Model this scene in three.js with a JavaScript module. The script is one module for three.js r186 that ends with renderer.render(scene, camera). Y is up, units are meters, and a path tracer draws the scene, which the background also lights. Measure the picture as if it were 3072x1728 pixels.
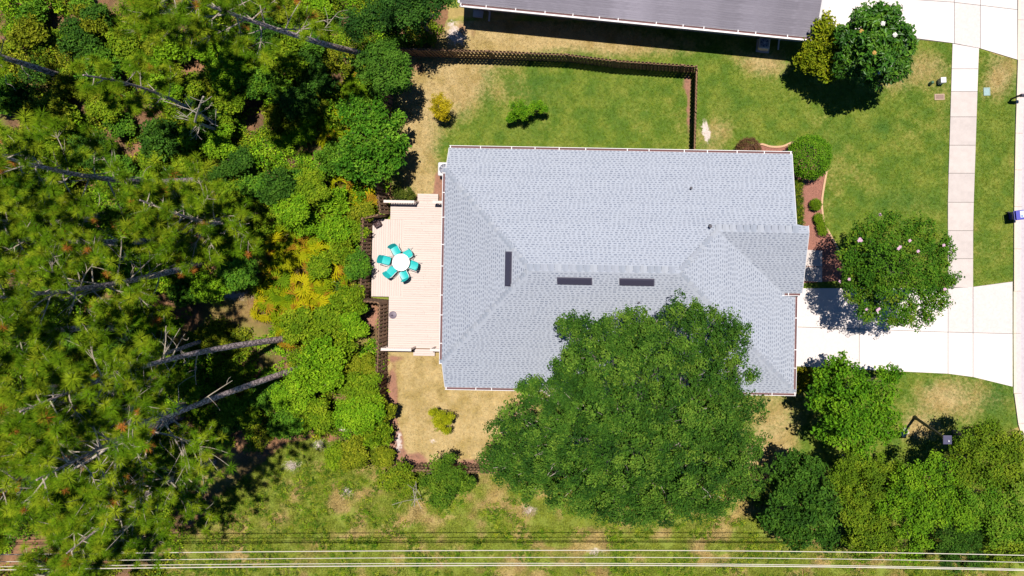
import * as THREE from 'three';
import { Sky } from 'three/addons/objects/Sky.js';
import { mergeGeometries } from 'three/addons/utils/BufferGeometryUtils.js';
import { RoundedBoxGeometry } from 'three/addons/geometries/RoundedBoxGeometry.js';

// ---------------------------------------------------------------- camera, sky, sun, exposure
const scene = new THREE.Scene();
const renderer = new THREE.WebGLRenderer({ antialias: true });
renderer.toneMapping = THREE.LinearToneMapping;
renderer.toneMappingExposure = 1.48;
renderer.shadowMap.enabled = true;
const CAM_H = 46, FOCAL = 2070, NADIR_U = 1985, NADIR_V = 730;      // drone height in metres; focal length and plumb point in photo pixels
const camera = new THREE.PerspectiveCamera(THREE.MathUtils.radToDeg(2 * Math.atan(864 / FOCAL)), 16 / 9, 0.5, 600);
camera.position.set(0, CAM_H, 0); camera.up.set(0, 0, -1); camera.lookAt(0, 0, 0);
camera.setViewOffset(3072, 1728, 1536 - NADIR_U, 864 - NADIR_V, 3072, 1728);   // shifted lens, as in a straightened aerial picture
const toSun = new THREE.Vector3(0.155, 1, -0.215).normalize();
const sky = new Sky(); sky.scale.setScalar(500); sky.name = 'sky';
const su = sky.material.uniforms;
su.sunPosition.value.copy(toSun); su.turbidity.value = 1.5; su.rayleigh.value = 0.55; su.mieCoefficient.value = 0.002; su.mieDirectionalG.value = 0.8;
if (su.cloudCoverage) su.cloudCoverage.value = 0;
scene.add(sky); scene.environmentIntensity = 0.1;
const sun = new THREE.DirectionalLight(0xfff7ee, 5);
sun.position.copy(toSun).multiplyScalar(120); sun.castShadow = true;
Object.assign(sun.shadow.camera, { left: -55, right: 55, top: 45, bottom: -45, near: 10, far: 220 }); sun.shadow.mapSize.set(4096, 4096);
scene.add(sun, sun.target);

// ---------------------------------------------------------------- helpers
const V3 = (x, y, z) => new THREE.Vector3(x, y, z);
const at = (u, v, h = 0) => V3((u - NADIR_U) * (CAM_H - h) / FOCAL, h, (v - NADIR_V) * (CAM_H - h) / FOCAL);   // a survey point read off the photo, at height h
const random = (s) => () => { s = (s + 0x6d2b79f5) | 0; let t = Math.imul(s ^ (s >>> 15), 1 | s); t = (t + Math.imul(t ^ (t >>> 7), 61 | t)) ^ t; return ((t ^ (t >>> 14)) >>> 0) / 4294967296; };
const clamp = (x, a = 0, b = 1) => Math.min(b, Math.max(a, x)), mix = (a, b, t) => a + (b - a) * t, smooth = (a, b, x) => { const t = clamp((x - a) / (b - a)); return t * t * (3 - 2 * t); };
const lin = (c) => (c /= 255, c <= 0.04045 ? c / 12.92 : Math.pow((c + 0.055) / 1.055, 2.4));
const REFLECT = 0.56;                                               // surface reflectance for a brightness read off the (bright) photo
const alb = (r, g, b) => [lin(r) * REFLECT, lin(g) * REFLECT, lin(b) * REFLECT];
const col = (r, g, b) => new THREE.Color().setRGB(...alb(r, g, b));
const hash = (x, y) => { let h = Math.imul(x, 374761393) + Math.imul(y, 668265263); h = Math.imul(h ^ (h >>> 13), 1274126177); return ((h ^ (h >>> 16)) >>> 0) / 4294967296; };
const noise = (x, y) => { const i = Math.floor(x), j = Math.floor(y); let a = x - i, b = y - j; a = a * a * (3 - 2 * a); b = b * b * (3 - 2 * b); return mix(mix(hash(i, j), hash(i + 1, j), a), mix(hash(i, j + 1), hash(i + 1, j + 1), a), b); };
const fbm = (x, y, n = 4) => { let s = 0, a = 0.5, w = 0; for (let k = 0; k < n; k++) { s += a * noise(x, y); w += a; a *= 0.5; x = x * 2.03 + 17.1; y = y * 2.03 + 5.3; } return s / w; };
const inside = (poly, x, y) => { let c = false; for (let i = 0, j = poly.length - 1; i < poly.length; j = i++) { const [a, b] = poly[i], [d, e] = poly[j]; if ((b > y) !== (e > y) && x < (d - a) * (y - b) / (e - b) + a) c = !c; } return c; };

const taken = new Map();
const numbered = (n) => { const k = taken.get(n) ?? 0; taken.set(n, k + 1); return k ? n + '_' + String(k).padStart(3, '0') : n; };
function tag(o, label, category, group) { Object.assign(o.userData, { label, category }); if (group) o.userData.group = group; return o; }
function shade(o) { o.castShadow = o.receiveShadow = true; return o; }
function thing(name, label, category, pos = [0, 0, 0], turn = 0, group) {
  const o = new THREE.Group(); o.name = numbered(name); o.position.set(...(pos.isVector3 ? pos.toArray() : pos)); o.rotation.y = turn; scene.add(o);
  return tag(o, label, category, group);
}
function part(name, geometry, material, parent, pos, turn) {
  const o = shade(new THREE.Mesh(geometry, material)); o.name = name; parent.add(o);
  if (pos) o.position.set(...(pos.isVector3 ? pos.toArray() : pos));
  if (turn) o.rotation.y = turn;
  return o;
}
function structure(name, geometry, material, label, category = name.replace(/_/g, ' ')) { const o = part(numbered(name), geometry, material, scene); o.userData.kind = 'structure'; return tag(o, label, category); }
function copy(src, pos, turn, label) {
  const o = src.clone(); o.name = numbered(src.name.replace(/_\d{3}$/, '')); o.userData = { ...src.userData }; scene.add(o);
  o.position.set(...(pos.isVector3 ? pos.toArray() : pos)); if (turn !== undefined) o.rotation.y = turn; if (label) o.userData.label = label;
  return o;
}
class Soup {                                                        // collects faces into one geometry
  constructor() { this.p = []; this.n = []; this.t = []; }
  tri(a, b, c, na, nb, nc, ua = [0, 0], ub = [1, 0], uc = [0, 1]) {
    if (!na) { na = b.clone().sub(a).cross(c.clone().sub(a)).normalize(); nb = nc = na; }
    for (const [q, m, w] of [[a, na, ua], [b, nb, ub], [c, nc, uc]]) { this.p.push(q.x, q.y, q.z); this.n.push(m.x, m.y, m.z); this.t.push(w[0], w[1]); }
    return this;
  }
  quad(a, b, c, d) { const w = a.distanceTo(b), h = a.distanceTo(d); this.tri(a, b, c, null, null, null, [0, 0], [w, 0], [w, h]); return this.tri(a, c, d, null, null, null, [0, 0], [w, h], [0, h]); }
  add(g, m) { g = g.index ? g.toNonIndexed() : g.clone(); if (m) g.applyMatrix4(m); for (const [k, a] of [['p', g.attributes.position], ['n', g.attributes.normal], ['t', g.attributes.uv]]) for (const x of a.array) this[k].push(x); return this; }
  box(x, y, z, sx, sy, sz, turn = 0) { return this.add(boxGeo(sx, sy, sz), new THREE.Matrix4().makeRotationY(turn).setPosition(x, y, z)); }
  tube(pts, rads, seg = 6, cap = true) {
    const rings = [], frames = []; let side = null, len = 0;
    pts.forEach((p, i) => {
      const d = pts[Math.min(i + 1, pts.length - 1)].clone().sub(pts[Math.max(i - 1, 0)]).normalize();
      if (!side) side = Math.abs(d.y) < 0.9 ? V3(0, 1, 0).cross(d).normalize() : V3(1, 0, 0).cross(d).normalize();
      side = side.clone().addScaledVector(d, -side.dot(d)).normalize();
      const up = d.clone().cross(side); if (i) len += p.distanceTo(pts[i - 1]);
      const ring = [], nr = [];
      for (let k = 0; k <= seg; k++) { const a = k / seg * Math.PI * 2, n = side.clone().multiplyScalar(Math.cos(a)).addScaledVector(up, Math.sin(a)); nr.push(n); ring.push(p.clone().addScaledVector(n, rads[i])); }
      rings.push(ring); frames.push([nr, len]);
    });
    for (let i = 0; i + 1 < rings.length; i++) for (let k = 0; k < seg; k++) {
      const [na, la] = frames[i], [nb, lb] = frames[i + 1], A = rings[i], B = rings[i + 1], u0 = k / seg, u1 = (k + 1) / seg;
      this.tri(A[k], A[k + 1], B[k + 1], na[k], na[k + 1], nb[k + 1], [u0, la], [u1, la], [u1, lb]); this.tri(A[k], B[k + 1], B[k], na[k], nb[k + 1], nb[k], [u0, la], [u1, lb], [u0, lb]);
    }
    if (cap) for (const [i, s] of [[0, -1], [rings.length - 1, 1]]) for (let k = 0; k < seg; k++) s > 0 ? this.tri(pts[i], rings[i][k], rings[i][k + 1]) : this.tri(pts[i], rings[i][k + 1], rings[i][k]);
    return this;
  }
  geo() { const g = new THREE.BufferGeometry(); g.setAttribute('position', new THREE.Float32BufferAttribute(this.p, 3)); g.setAttribute('normal', new THREE.Float32BufferAttribute(this.n, 3)); g.setAttribute('uv', new THREE.Float32BufferAttribute(this.t, 2)); return g; }
}
const boxes = new Map();
const boxGeo = (x, y, z) => { const k = [x, y, z].map((q) => q.toFixed(4)).join(); if (!boxes.has(k)) boxes.set(k, new THREE.BoxGeometry(x, y, z)); return boxes.get(k); };
function slab(poly, y0, y1, hole) {                                 // poly of [x, z]; a flat plate between two heights, uv in metres
  const s = new THREE.Shape(poly.map(([x, z]) => new THREE.Vector2(x, -z)));
  const g = new THREE.ExtrudeGeometry(s, { depth: y1 - y0, bevelEnabled: false }); g.rotateX(-Math.PI / 2); g.translate(0, y0, 0); return g;
}
const plan = (pts, h = 0) => pts.map(([u, v]) => { const p = at(u, v, h); return [p.x, p.z]; });
function texture(w, h, f, srgb = true, rx = 1, ry = 1) {            // f(x, y) gives linear colour in 0..1
  const d = new Uint8Array(w * h * 4), enc = (c) => 255 * (srgb ? (c <= 0.0031308 ? c * 12.92 : 1.055 * Math.pow(c, 1 / 2.4) - 0.055) : c);
  for (let y = 0, i = 0; y < h; y++) for (let x = 0; x < w; x++, i += 4) { const c = f(x, y); d[i] = clamp(enc(c[0]), 0, 255); d[i + 1] = clamp(enc(c[1]), 0, 255); d[i + 2] = clamp(enc(c[2]), 0, 255); d[i + 3] = 255; }
  const t = new THREE.DataTexture(d, w, h); t.wrapS = t.wrapT = THREE.RepeatWrapping; t.magFilter = THREE.LinearFilter; t.minFilter = THREE.LinearFilter; if (srgb) t.colorSpace = THREE.SRGBColorSpace; t.repeat.set(rx, ry); t.needsUpdate = true; return t;
}
const wrapNoise = (x, y, w, h, fx, fy, n = 4) => { const a = smooth(0.85, 1, x / w), b = smooth(0.85, 1, y / h), f = (p, q) => fbm(p / w * fx, q / h * fy, n); return mix(mix(f(x, y), f(x - w, y), a), mix(f(x, y - h), f(x - w, y - h), a), b); };
const speckle = (c, amount, w = 256, fx = 40, fy = 40, rx = 1, ry = 1) => texture(w, w, (x, y) => { const k = 1 + amount * ((wrapNoise(x, y, w, w, fx, fy, 3) - 0.5) * 1.6 + (hash(x, y) - 0.5) * 0.5); return c.map((q) => q * k); }, true, rx, ry);
const bumps = (w, fx, fy, rx = 1, ry = 1) => texture(w, w, (x, y) => { const k = wrapNoise(x, y, w, w, fx, fy, 4); return [k, k, k]; }, false, rx, ry);
const std = (c, roughness = 0.8, more = {}) => new THREE.MeshStandardMaterial({ color: c, roughness, ...more });
const white = new THREE.Color(1, 1, 1);

// ---------------------------------------------------------------- the ground: lawn, wood floor, rough strip (all coordinates in survey pixels)
const DRIVE_N = [[2430, -200], [2445, 72], [2743, 118], [2857, 130], [2936, 145], [3051, 180], [3060, -200]];
const DRIVE_S = [[2376, 862], [2424, 866], [2843, 864], [2918, 860], [3038, 844], [3037, 1160], [2958, 1139], [2918, 1131], [2843, 1121], [2624, 1111], [2376, 1098]];
const WALK = [[2857, 130], [2936, 145], [2921, 576], [2918, 860], [2843, 864], [2844, 576]];
const BED = [[2190, 470], [2240, 438], [2285, 433], [2310, 440], [2345, 440], [2385, 426], [2440, 440], [2482, 500], [2471, 560], [2465, 612], [2473, 670], [2490, 705], [2512, 745], [2530, 800], [2520, 842], [2400, 850], [2380, 740], [2360, 480]];
const HOUSE_FOOT = [[1365, 474], [2345, 490], [2350, 1140], [1355, 1122]];
const NORTH_FOOT = [[1420, -150], [1400, 30], [2410, 136], [2430, -150]];
const DECK_FOOT = [[1178, 580], [1340, 580], [1340, 1070], [1170, 1070], [1170, 900], [1122, 900], [1122, 655], [1178, 655]];
const ROAD_U = 3040;
const WOOD = [[-400, -300], [1290, -300], [1345, 60], [1300, 140], [1180, 170], [1172, 600], [1115, 660], [1110, 900], [1160, 915], [1158, 1130], [1190, 1240], [1170, 1330], [1090, 1340], [960, 1310], [870, 1330], [740, 1420], [560, 1600], [470, 1800], [-400, 1900]];
const LAWN = [[1345, 60], [1390, 60], [2445, 72], [2743, 118], [2857, 130], [3051, 180], [3060, 845], [3060, 1275], [2960, 1330], [2720, 1400], [2300, 1420], [1500, 1410], [1180, 1400], [1190, 1240], [1158, 1130], [1160, 915], [1170, 660], [1172, 600], [1180, 170], [1300, 140]];
const spot = (list, u, v) => { let s = 0; for (const [a, b, ru, rv, k] of list) { const x = (u - a) / ru, y = (v - b) / rv, d = x * x + y * y; if (d < 6) s += k * Math.exp(-d * 1.2); } return s; };
const DRY = [[1340, 250, 150, 110, 1], [1280, 200, 90, 70, 0.7], [1255, 420, 80, 160, 0.75], [1285, 560, 80, 60, 0.6], [1560, 110, 300, 60, 1.1], [1950, 135, 220, 45, 0.6], [1430, 120, 110, 60, 0.9], [2290, 190, 95, 50, 0.7],
  [2760, 190, 110, 60, 0.52], [2660, 250, 110, 40, 0.35], [3010, 215, 60, 80, 0.42], [2985, 260, 50, 60, 0.3], [2160, 400, 60, 50, 0.5], [1320, 1240, 230, 210, 1.25], [1250, 1120, 100, 110, 0.9], [1480, 1150, 110, 190, 1.1], [1400, 1370, 170, 60, 0.9],
  [2330, 1250, 100, 150, 0.62], [2300, 1400, 90, 90, 0.9], [2830, 1195, 130, 75, 0.66], [2760, 1290, 60, 40, 0.7], [2130, 480, 60, 40, 0.5], [2560, 520, 90, 80, 0.1]];
const BARE = [[2066, 330, 11, 120, 0.75], [2056, 245, 22, 30, 0.7], [1322, 560, 26, 55, 1.3], [1178, 1200, 18, 130, 1], [1230, 1385, 70, 35, 1.2], [1440, 1395, 110, 22, 1.1], [1190, 1330, 30, 50, 0.9], [1310, 600, 60, 20, 0.9], [1250, 200, 60, 25, 0.5], [1390, 90, 50, 40, 0.7], [1110, 950, 40, 50, 1], [1210, 590, 60, 20, 0.8], [2810, 250, 30, 20, 0.3], [1560, 1660, 120, 30, 0.25], [1590, 1535, 40, 22, 0.5], [1180, 1075, 120, 12, 0.5]];
const SANDY = [[2116, 385, 13, 26, 1.1], [2124, 412, 9, 22, 0.9], [1372, 112, 30, 26, 0.9], [1355, 80, 20, 30, 0.6], [995, 838, 22, 22, 1.3], [955, 735, 24, 14, 0.9], [700, 885, 55, 18, 0.8], [960, 1335, 30, 14, 0.9], [1035, 1285, 26, 12, 1], [880, 1395, 30, 16, 0.8], [1045, 1475, 22, 10, 0.9], [1195, 1325, 14, 40, 0.9], [1300, 1325, 14, 10, 0.6], [1590, 1530, 26, 18, 0.7], [410, 1610, 60, 15, 0.5], [1790, 1655, 40, 14, 0.6], [270, 50, 30, 60, 0.7], [400, 200, 0.1, 0.1, 0]];
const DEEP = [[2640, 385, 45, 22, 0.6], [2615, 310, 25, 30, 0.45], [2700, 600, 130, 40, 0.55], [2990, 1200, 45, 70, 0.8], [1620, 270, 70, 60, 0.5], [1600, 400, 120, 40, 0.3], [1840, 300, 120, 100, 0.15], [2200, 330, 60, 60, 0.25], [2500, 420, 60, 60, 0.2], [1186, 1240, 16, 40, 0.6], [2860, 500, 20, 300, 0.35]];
const c3 = (a, b, t) => { t = clamp(t); return [mix(a[0], b[0], t), mix(a[1], b[1], t), mix(a[2], b[2], t)]; };
const P = { grass: alb(110, 138, 34), grassB: alb(140, 154, 52), grassD: alb(78, 122, 34), dry: alb(214, 188, 130), dryB: alb(186, 162, 98), bare: alb(190, 138, 112), bareB: alb(140, 104, 84), sand: alb(238, 222, 212), litter: alb(172, 126, 88), litterB: alb(120, 92, 62), rough: alb(196, 172, 104), roughG: alb(138, 158, 44), roughP: alb(194, 168, 110) };
function zone(u, v) {
  const j = (fbm(u / 30, v / 30, 3) - 0.5) * 26, k = (fbm(u / 30 + 91, v / 30, 3) - 0.5) * 26;
  if (inside(WOOD, u + j, v + k)) return 'wood';
  return inside(LAWN, u + j * 0.4, v + k * 0.4) ? 'lawn' : 'rough';
}
function groundColor(u, v) {
  const z = zone(u, v), fine = fbm(u / 5, v / 5, 3), mid = fbm(u / 34, v / 34, 3), big = fbm(u / 130 + 7, v / 130, 3), grit = hash(Math.floor(u * 1.3), Math.floor(v * 1.3));
  let c;
  if (z === 'lawn') {
    const dryness = spot(DRY, u, v) * 1.05 + (big - 0.5) * 0.5 + (mid - 0.5) * 0.4 + (fine - 0.5) * 0.45 + 0.05;
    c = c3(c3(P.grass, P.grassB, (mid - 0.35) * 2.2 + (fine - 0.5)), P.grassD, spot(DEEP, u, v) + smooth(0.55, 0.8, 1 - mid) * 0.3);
    c = c3(c, c3(P.dry, P.dryB, (mid - 0.4) * 2.5 + (grit - 0.5) * 0.6), smooth(0.12, 0.85, dryness));
    c = c3(c, c3(P.bare, P.bareB, (fine - 0.35) * 2), smooth(0.35, 0.8, spot(BARE, u, v) + (mid - 0.5) * 0.8));
  } else if (z === 'wood') {
    c = c3(P.litter, P.litterB, (mid - 0.35) * 3 + (grit - 0.5) * 0.8);
    c = c3(c, P.litterB, smooth(1.1, 0.8, ((u - 890) / 125) ** 2 + ((v - 850) / 170) ** 2) * 0.8);
    c = c3(c, P.roughG, smooth(0.5, 0.75, big) * 0.5);
    c = c3(c, P.bare, smooth(0.4, 0.8, spot(BARE, u, v)));
  } else {
    c = c3(c3(P.rough, P.roughP, (mid - 0.45) * 2), P.roughG, smooth(0.3, 0.55, fbm(u / 60 + 3, v / 40, 4)) * 0.9);
    c = c3(c, P.bare, smooth(0.3, 0.8, spot(BARE, u, v) + (fine - 0.5) * 0.6));
  }
  c = c3(c, P.sand, smooth(0.3, 0.8, spot(SANDY, u, v) + (fine - 0.5) * 0.9));
  const k = 0.82 + 0.36 * fine + 0.2 * (grit - 0.5);
  return [c[0] * k, c[1] * k, c[2] * k];
}
const GU0 = -260, GU1 = 3240, GV0 = -220, GV1 = 1900;               // the surveyed plot
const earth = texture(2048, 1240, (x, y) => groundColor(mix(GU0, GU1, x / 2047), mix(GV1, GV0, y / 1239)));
earth.wrapS = earth.wrapT = THREE.ClampToEdgeWrapping;
{
  const far = new THREE.PlaneGeometry(600, 600); far.rotateX(-Math.PI / 2); far.translate(0, -0.02, 0);
  structure('ground', far, std(new THREE.Color().setRGB(0.07, 0.09, 0.03), 1), 'flat ground of the neighbourhood under the plots', 'ground');
  const a = at(GU0, GV0), b = at(GU1, GV1), nx = 175, nz = 106;
  const g = new THREE.PlaneGeometry(b.x - a.x, b.z - a.z, nx, nz); g.rotateX(-Math.PI / 2); g.translate((a.x + b.x) / 2, 0, (a.z + b.z) / 2);
  const q = g.attributes.position;
  for (let i = 0; i < q.count; i++) { const u = q.getX(i) * FOCAL / CAM_H + NADIR_U, v = q.getZ(i) * FOCAL / CAM_H + NADIR_V; if (zone(u, v) !== 'lawn') q.setY(i, (fbm(u / 60, v / 60, 3) - 0.62) * 0.0 - 0); }
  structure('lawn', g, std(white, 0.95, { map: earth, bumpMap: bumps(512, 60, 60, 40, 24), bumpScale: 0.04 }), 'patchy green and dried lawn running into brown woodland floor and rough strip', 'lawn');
}

// ---------------------------------------------------------------- paving
const concrete = [0, 1, 2].map((k) => std(white, 0.85, { map: speckle(alb(255 - k * 2, 246 - k * 3, 240 - k * 3).map((c) => c * (1.02 - k * 0.05)), 0.07 + k * 0.03, 256, 30, 30, 0.35, 0.35) }));
const agedConcrete = [0, 1].map((k) => std(white, 0.9, { map: speckle(alb(240 - k * 5, 228 - k * 5, 220 - k * 4).map((c) => c * 0.9), 0.12, 256, 14, 14, 0.3, 0.3) }));
function pavers(parent, cells, mats, y0, y1, name = 'slab') { cells.forEach((c, i) => part(name, slab(plan(c), y0, y1), mats[Math.floor(hash(i, 77) * mats.length)], parent)); }
function cutCells(uCuts, vAt) {                                     // cells between neighbouring joints, each a hair short of its neighbours
  const out = [];
  for (let i = 0; i + 1 < uCuts.length; i++) { const a = uCuts[i] + 0.7, b = uCuts[i + 1] - 0.7, ra = vAt(a), rb = vAt(b); for (let k = 0; k + 1 < ra.length; k++) out.push([[a, ra[k] + 0.7], [b, rb[k] + 0.7], [b, rb[k + 1] - 0.7], [a, ra[k + 1] - 0.7]]); }
  return out;
}
const along = (pts, u) => { for (let i = 0; i + 1 < pts.length; i++) if (u <= pts[i + 1][0]) return mix(pts[i][1], pts[i + 1][1], clamp((u - pts[i][0]) / (pts[i + 1][0] - pts[i][0]))); return pts[pts.length - 1][1]; };
function paved(name, label, base) { const o = new THREE.Group(); o.name = numbered(name); o.userData.kind = 'structure'; scene.add(o); tag(o, label, 'driveway'); if (base) part('bedding', slab(plan(base), -0.01, 0.02), std(col(104, 98, 92), 1), o); return o; }
{
  const n = paved('driveway', 'white concrete driveway of the dark roofed house, flaring to the road', DRIVE_N);
  const low = [[2445, 72], [2743, 118], [2857, 130], [2936, 145], [3051, 180]];
  pavers(n, cutCells([2432, 2640, 2862, 2940, 3051], (u) => [-190, -60, along([[2432, -20], [2867, 8], [3051, 30]], u), along(low, u)]), concrete, 0.02, 0.06);
  const s = paved('driveway', 'white concrete driveway leading to the pale grey roofed house', DRIVE_S);
  const hi = [[2376, 864], [2843, 864], [2918, 860], [3038, 844]], lo = [[2376, 1098], [2624, 1111], [2843, 1121], [2918, 1131], [2958, 1139], [3037, 1160]];
  pavers(s, cutCells([2376, 2577, 2843, 2918, 2960, 3037].filter((u) => u !== 2960), (u) => [along(hi, u), along([[2376, 980], [2843, 996], [3037, 1001]], u), along(lo, u)]), concrete, 0.02, 0.06);
  const w = paved('sidewalk', 'pale concrete sidewalk of square slabs crossing the front lawns', WALK); w.userData.category = 'sidewalk';
  const rows = [131, 207, 275, 351, 436, 520, 607, 692, 776, 862], l = (v) => mix(2857, 2843, (v - 130) / 460) - (v > 590 ? 0 : 0), r = (v) => mix(2936, 2921, (v - 130) / 450);
  for (let i = 0; i + 1 < rows.length; i++) { const a = rows[i] + 0.6, b = rows[i + 1] - 0.6, L = (v) => Math.max(2843, l(v)), R = (v) => Math.max(2918, r(v)); pavers(w, [[[L(a), a], [R(a), a + (i ? 0 : 14)], [R(b), b], [L(b), b]]], i < 2 ? [concrete[1]] : [agedConcrete[i % 2]], 0.02, 0.06); }
  const p = paved('front_path', 'small concrete path from the front porch to the driveway in tree shade', null); p.userData.category = 'path';
  pavers(p, [[[2405, 748], [2466, 752], [2466, 800], [2405, 797]], [[2405, 799], [2466, 802], [2466, 846], [2405, 842]]], [agedConcrete[0]], 0, 0.05);
  // road, gutter pan and kerb
  const kerbLine = [[3056, -300], [3051, 180], [3044, 400], [3040, 620], [3039, 1000], [3040, 1180], [3052, 1270], [3090, 1400], [3150, 1800]];
  const off = (d) => kerbLine.map(([u, v]) => [u + d, v]);
  structure('road', slab(plan([...off(24), [3500, 1800], [3500, -300]]), -0.015, 0.012), std(white, 0.9, { map: speckle(alb(222, 212, 218), 0.18, 256, 50, 50, 0.25, 0.25) }), 'pale grey asphalt road along the front lawns', 'road');
  const kerb = new THREE.Group(); kerb.name = 'kerb'; kerb.userData.kind = 'structure'; scene.add(kerb); tag(kerb, 'pale concrete kerb with a shallow gutter pan beside the road', 'kerb');
  const kc = std(white, 0.85, { map: speckle(alb(250, 234, 214), 0.12, 128, 20, 20, 0.5, 0.5) }), pc = std(white, 0.9, { map: speckle(alb(240, 224, 220), 0.14, 128, 20, 20, 0.5, 0.5) });
  for (let i = 0; i + 1 < kerbLine.length; i++) {
    const n = Math.max(1, Math.round((kerbLine[i + 1][1] - kerbLine[i][1]) / 135));
    for (let k = 0; k < n; k++) {
      const e = (t, d, s) => [mix(kerbLine[i][0], kerbLine[i + 1][0], t) + d, mix(kerbLine[i][1], kerbLine[i + 1][1], t) + s], t0 = k / n, t1 = (k + 1) / n, midV = mix(kerbLine[i][1], kerbLine[i + 1][1], (t0 + t1) / 2);
      const low = (midV < 180) || (midV > 846 && midV < 1158);
      part('kerb_stone', slab(plan([e(t0, 0.5, 0.4), e(t0, 8, 0.4), e(t1, 8, -0.4), e(t1, 0.5, -0.4)]), -0.01, low ? 0.05 : 0.12), kc, kerb);
      part('gutter_pan', slab(plan([e(t0, 8.2, 0.4), e(t0, 23.6, 0.4), e(t1, 23.6, -0.4), e(t1, 8.2, -0.4)]), -0.01, 0.03), pc, kerb);
    }
  }
  // planting bed with mulch and a moulded edging
  const bed = structure('mulch_bed', slab(plan(BED), -0.01, 0.035), std(white, 1, { map: speckle(alb(178, 122, 104), 0.75, 512, 120, 120, 0.3, 0.3), bumpMap: bumps(256, 60, 60, 0.5, 0.5), bumpScale: 0.05 }), 'reddish brown mulch bed wrapping the front corner of the house', 'planting bed');
  const edge = std(white, 0.9, { map: speckle(alb(232, 190, 150), 0.2, 128, 20, 20) });
  for (const line of [[[2240, 438], [2285, 433], [2310, 440], [2345, 440], [2385, 426], [2440, 440]], [[2482, 500], [2471, 560], [2465, 612], [2473, 670], [2490, 705], [2512, 745], [2530, 800]]]) {
    const c = new THREE.CatmullRomCurve3(line.map(([u, v]) => at(u, v).setY(0.05))), pts = c.getSpacedPoints(28), s = new Soup();
    for (let i = 0; i + 1 < pts.length; i += 1) { const a = pts[i], b = pts[i + 1], d = b.clone().sub(a); s.box((a.x + b.x) / 2, 0.05, (a.z + b.z) / 2, d.length() * 0.985, 0.11, 0.13, Math.atan2(-d.z, d.x)); }
    part('bed_edging', s.geo(), edge, bed);
  }
}

// ---------------------------------------------------------------- houses
const trimWhite = std(col(250, 246, 246), 0.5), leafLitter = std(white, 1, { map: speckle(alb(128, 92, 92), 0.8, 128, 40, 40, 0.6, 0.6) });
const siding = std(col(214, 202, 182), 0.8), darkMetal = std(col(74, 72, 92), 0.45), paneGlass = new THREE.MeshPhysicalMaterial({ color: new THREE.Color(0.03, 0.035, 0.04), roughness: 0.08 });
function roofPlane({ poly, O, D, h0, p }) {
  const U = [-D[1], D[0]], k = Math.hypot(1, p);
  const f = { poly, O, D, h0, p, U, k, N: V3(-D[0] * p, 1, -D[1] * p).normalize() };
  f.dist = (x, z) => (x - O[0]) * D[0] + (z - O[1]) * D[1];
  f.height = (x, z) => h0 + p * f.dist(x, z);
  f.point = (u, d, up = 0) => V3(O[0] + U[0] * u + D[0] * d, h0 + p * d, O[1] + U[1] * u + D[1] * d).addScaledVector(f.N, up);
  const flat = poly.map(([x, z]) => [(x - O[0]) * U[0] + (z - O[1]) * U[1], f.dist(x, z)]);
  f.dMax = Math.max(...flat.map((q) => q[1]));
  f.spans = (d) => { const xs = []; for (let i = 0, j = flat.length - 1; i < flat.length; j = i++) { const [a, b] = flat[i], [c, e] = flat[j]; if ((b > d) !== (e > d)) xs.push(a + (c - a) * (d - b) / (e - b)); } xs.sort((a, b) => a - b); const o = []; for (let i = 0; i + 1 < xs.length; i += 2) o.push([xs[i], xs[i + 1]]); return o; };
  f.sheet = (lift = 0) => { const g = new THREE.ShapeGeometry(new THREE.Shape(poly.map(([x, z]) => new THREE.Vector2(x, -z)))); g.rotateX(-Math.PI / 2); const q = g.attributes.position; for (let i = 0; i < q.count; i++) q.setY(i, f.height(q.getX(i), q.getZ(i)) + lift); g.computeVertexNormals(); return g; };
  return f;
}
function courses(f, roof, mats, step, name = 'shingle_course', onRow) {
  const e = step / f.k;
  for (let r = 0, d = 0; d < f.dMax - 0.02; r++, d += e) {
    const d1 = Math.min(d + e * 0.985, f.dMax - 0.005), lo = f.spans(d + 0.004), hi = f.spans(d1), mid = f.spans((d + d1) / 2);
    mid.forEach((m, i) => {
      const a = lo.length === mid.length ? lo[i] : m, b = hi.length === mid.length ? hi[i] : m;
      if (m[1] - m[0] < 0.1) return;
      const s = new Soup(), q = (u, dd, up) => f.point(u, dd, up), T = 0.022, B = 0.012;
      const A = q(a[0], d, T), Bq = q(a[1], d, T), C = q(b[1], d1, B), E = q(b[0], d1, B), A0 = q(a[0], d, 0.001), B0 = q(a[1], d, 0.001), C0 = q(b[1], d1, 0.001), E0 = q(b[0], d1, 0.001);
      const flip = s.quad.bind(s);
      const up = Bq.clone().sub(A).cross(C.clone().sub(A)).y > 0;
      up ? flip(A, Bq, C, E) : flip(E, C, Bq, A);
      s.quad(A0, B0, Bq, A); s.quad(B0, C0, C, Bq); s.quad(E0, A0, A, E);
      part(name, s.geo(), mats[Math.floor(hash(r * 7 + i, 31) * mats.length)], roof);
      onRow?.(f, r, d, d1, Math.max(lo[i]?.[0] ?? m[0], hi[i]?.[0] ?? m[0]), Math.min(lo[i]?.[1] ?? m[1], hi[i]?.[1] ?? m[1]));
    });
  }
}
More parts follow.
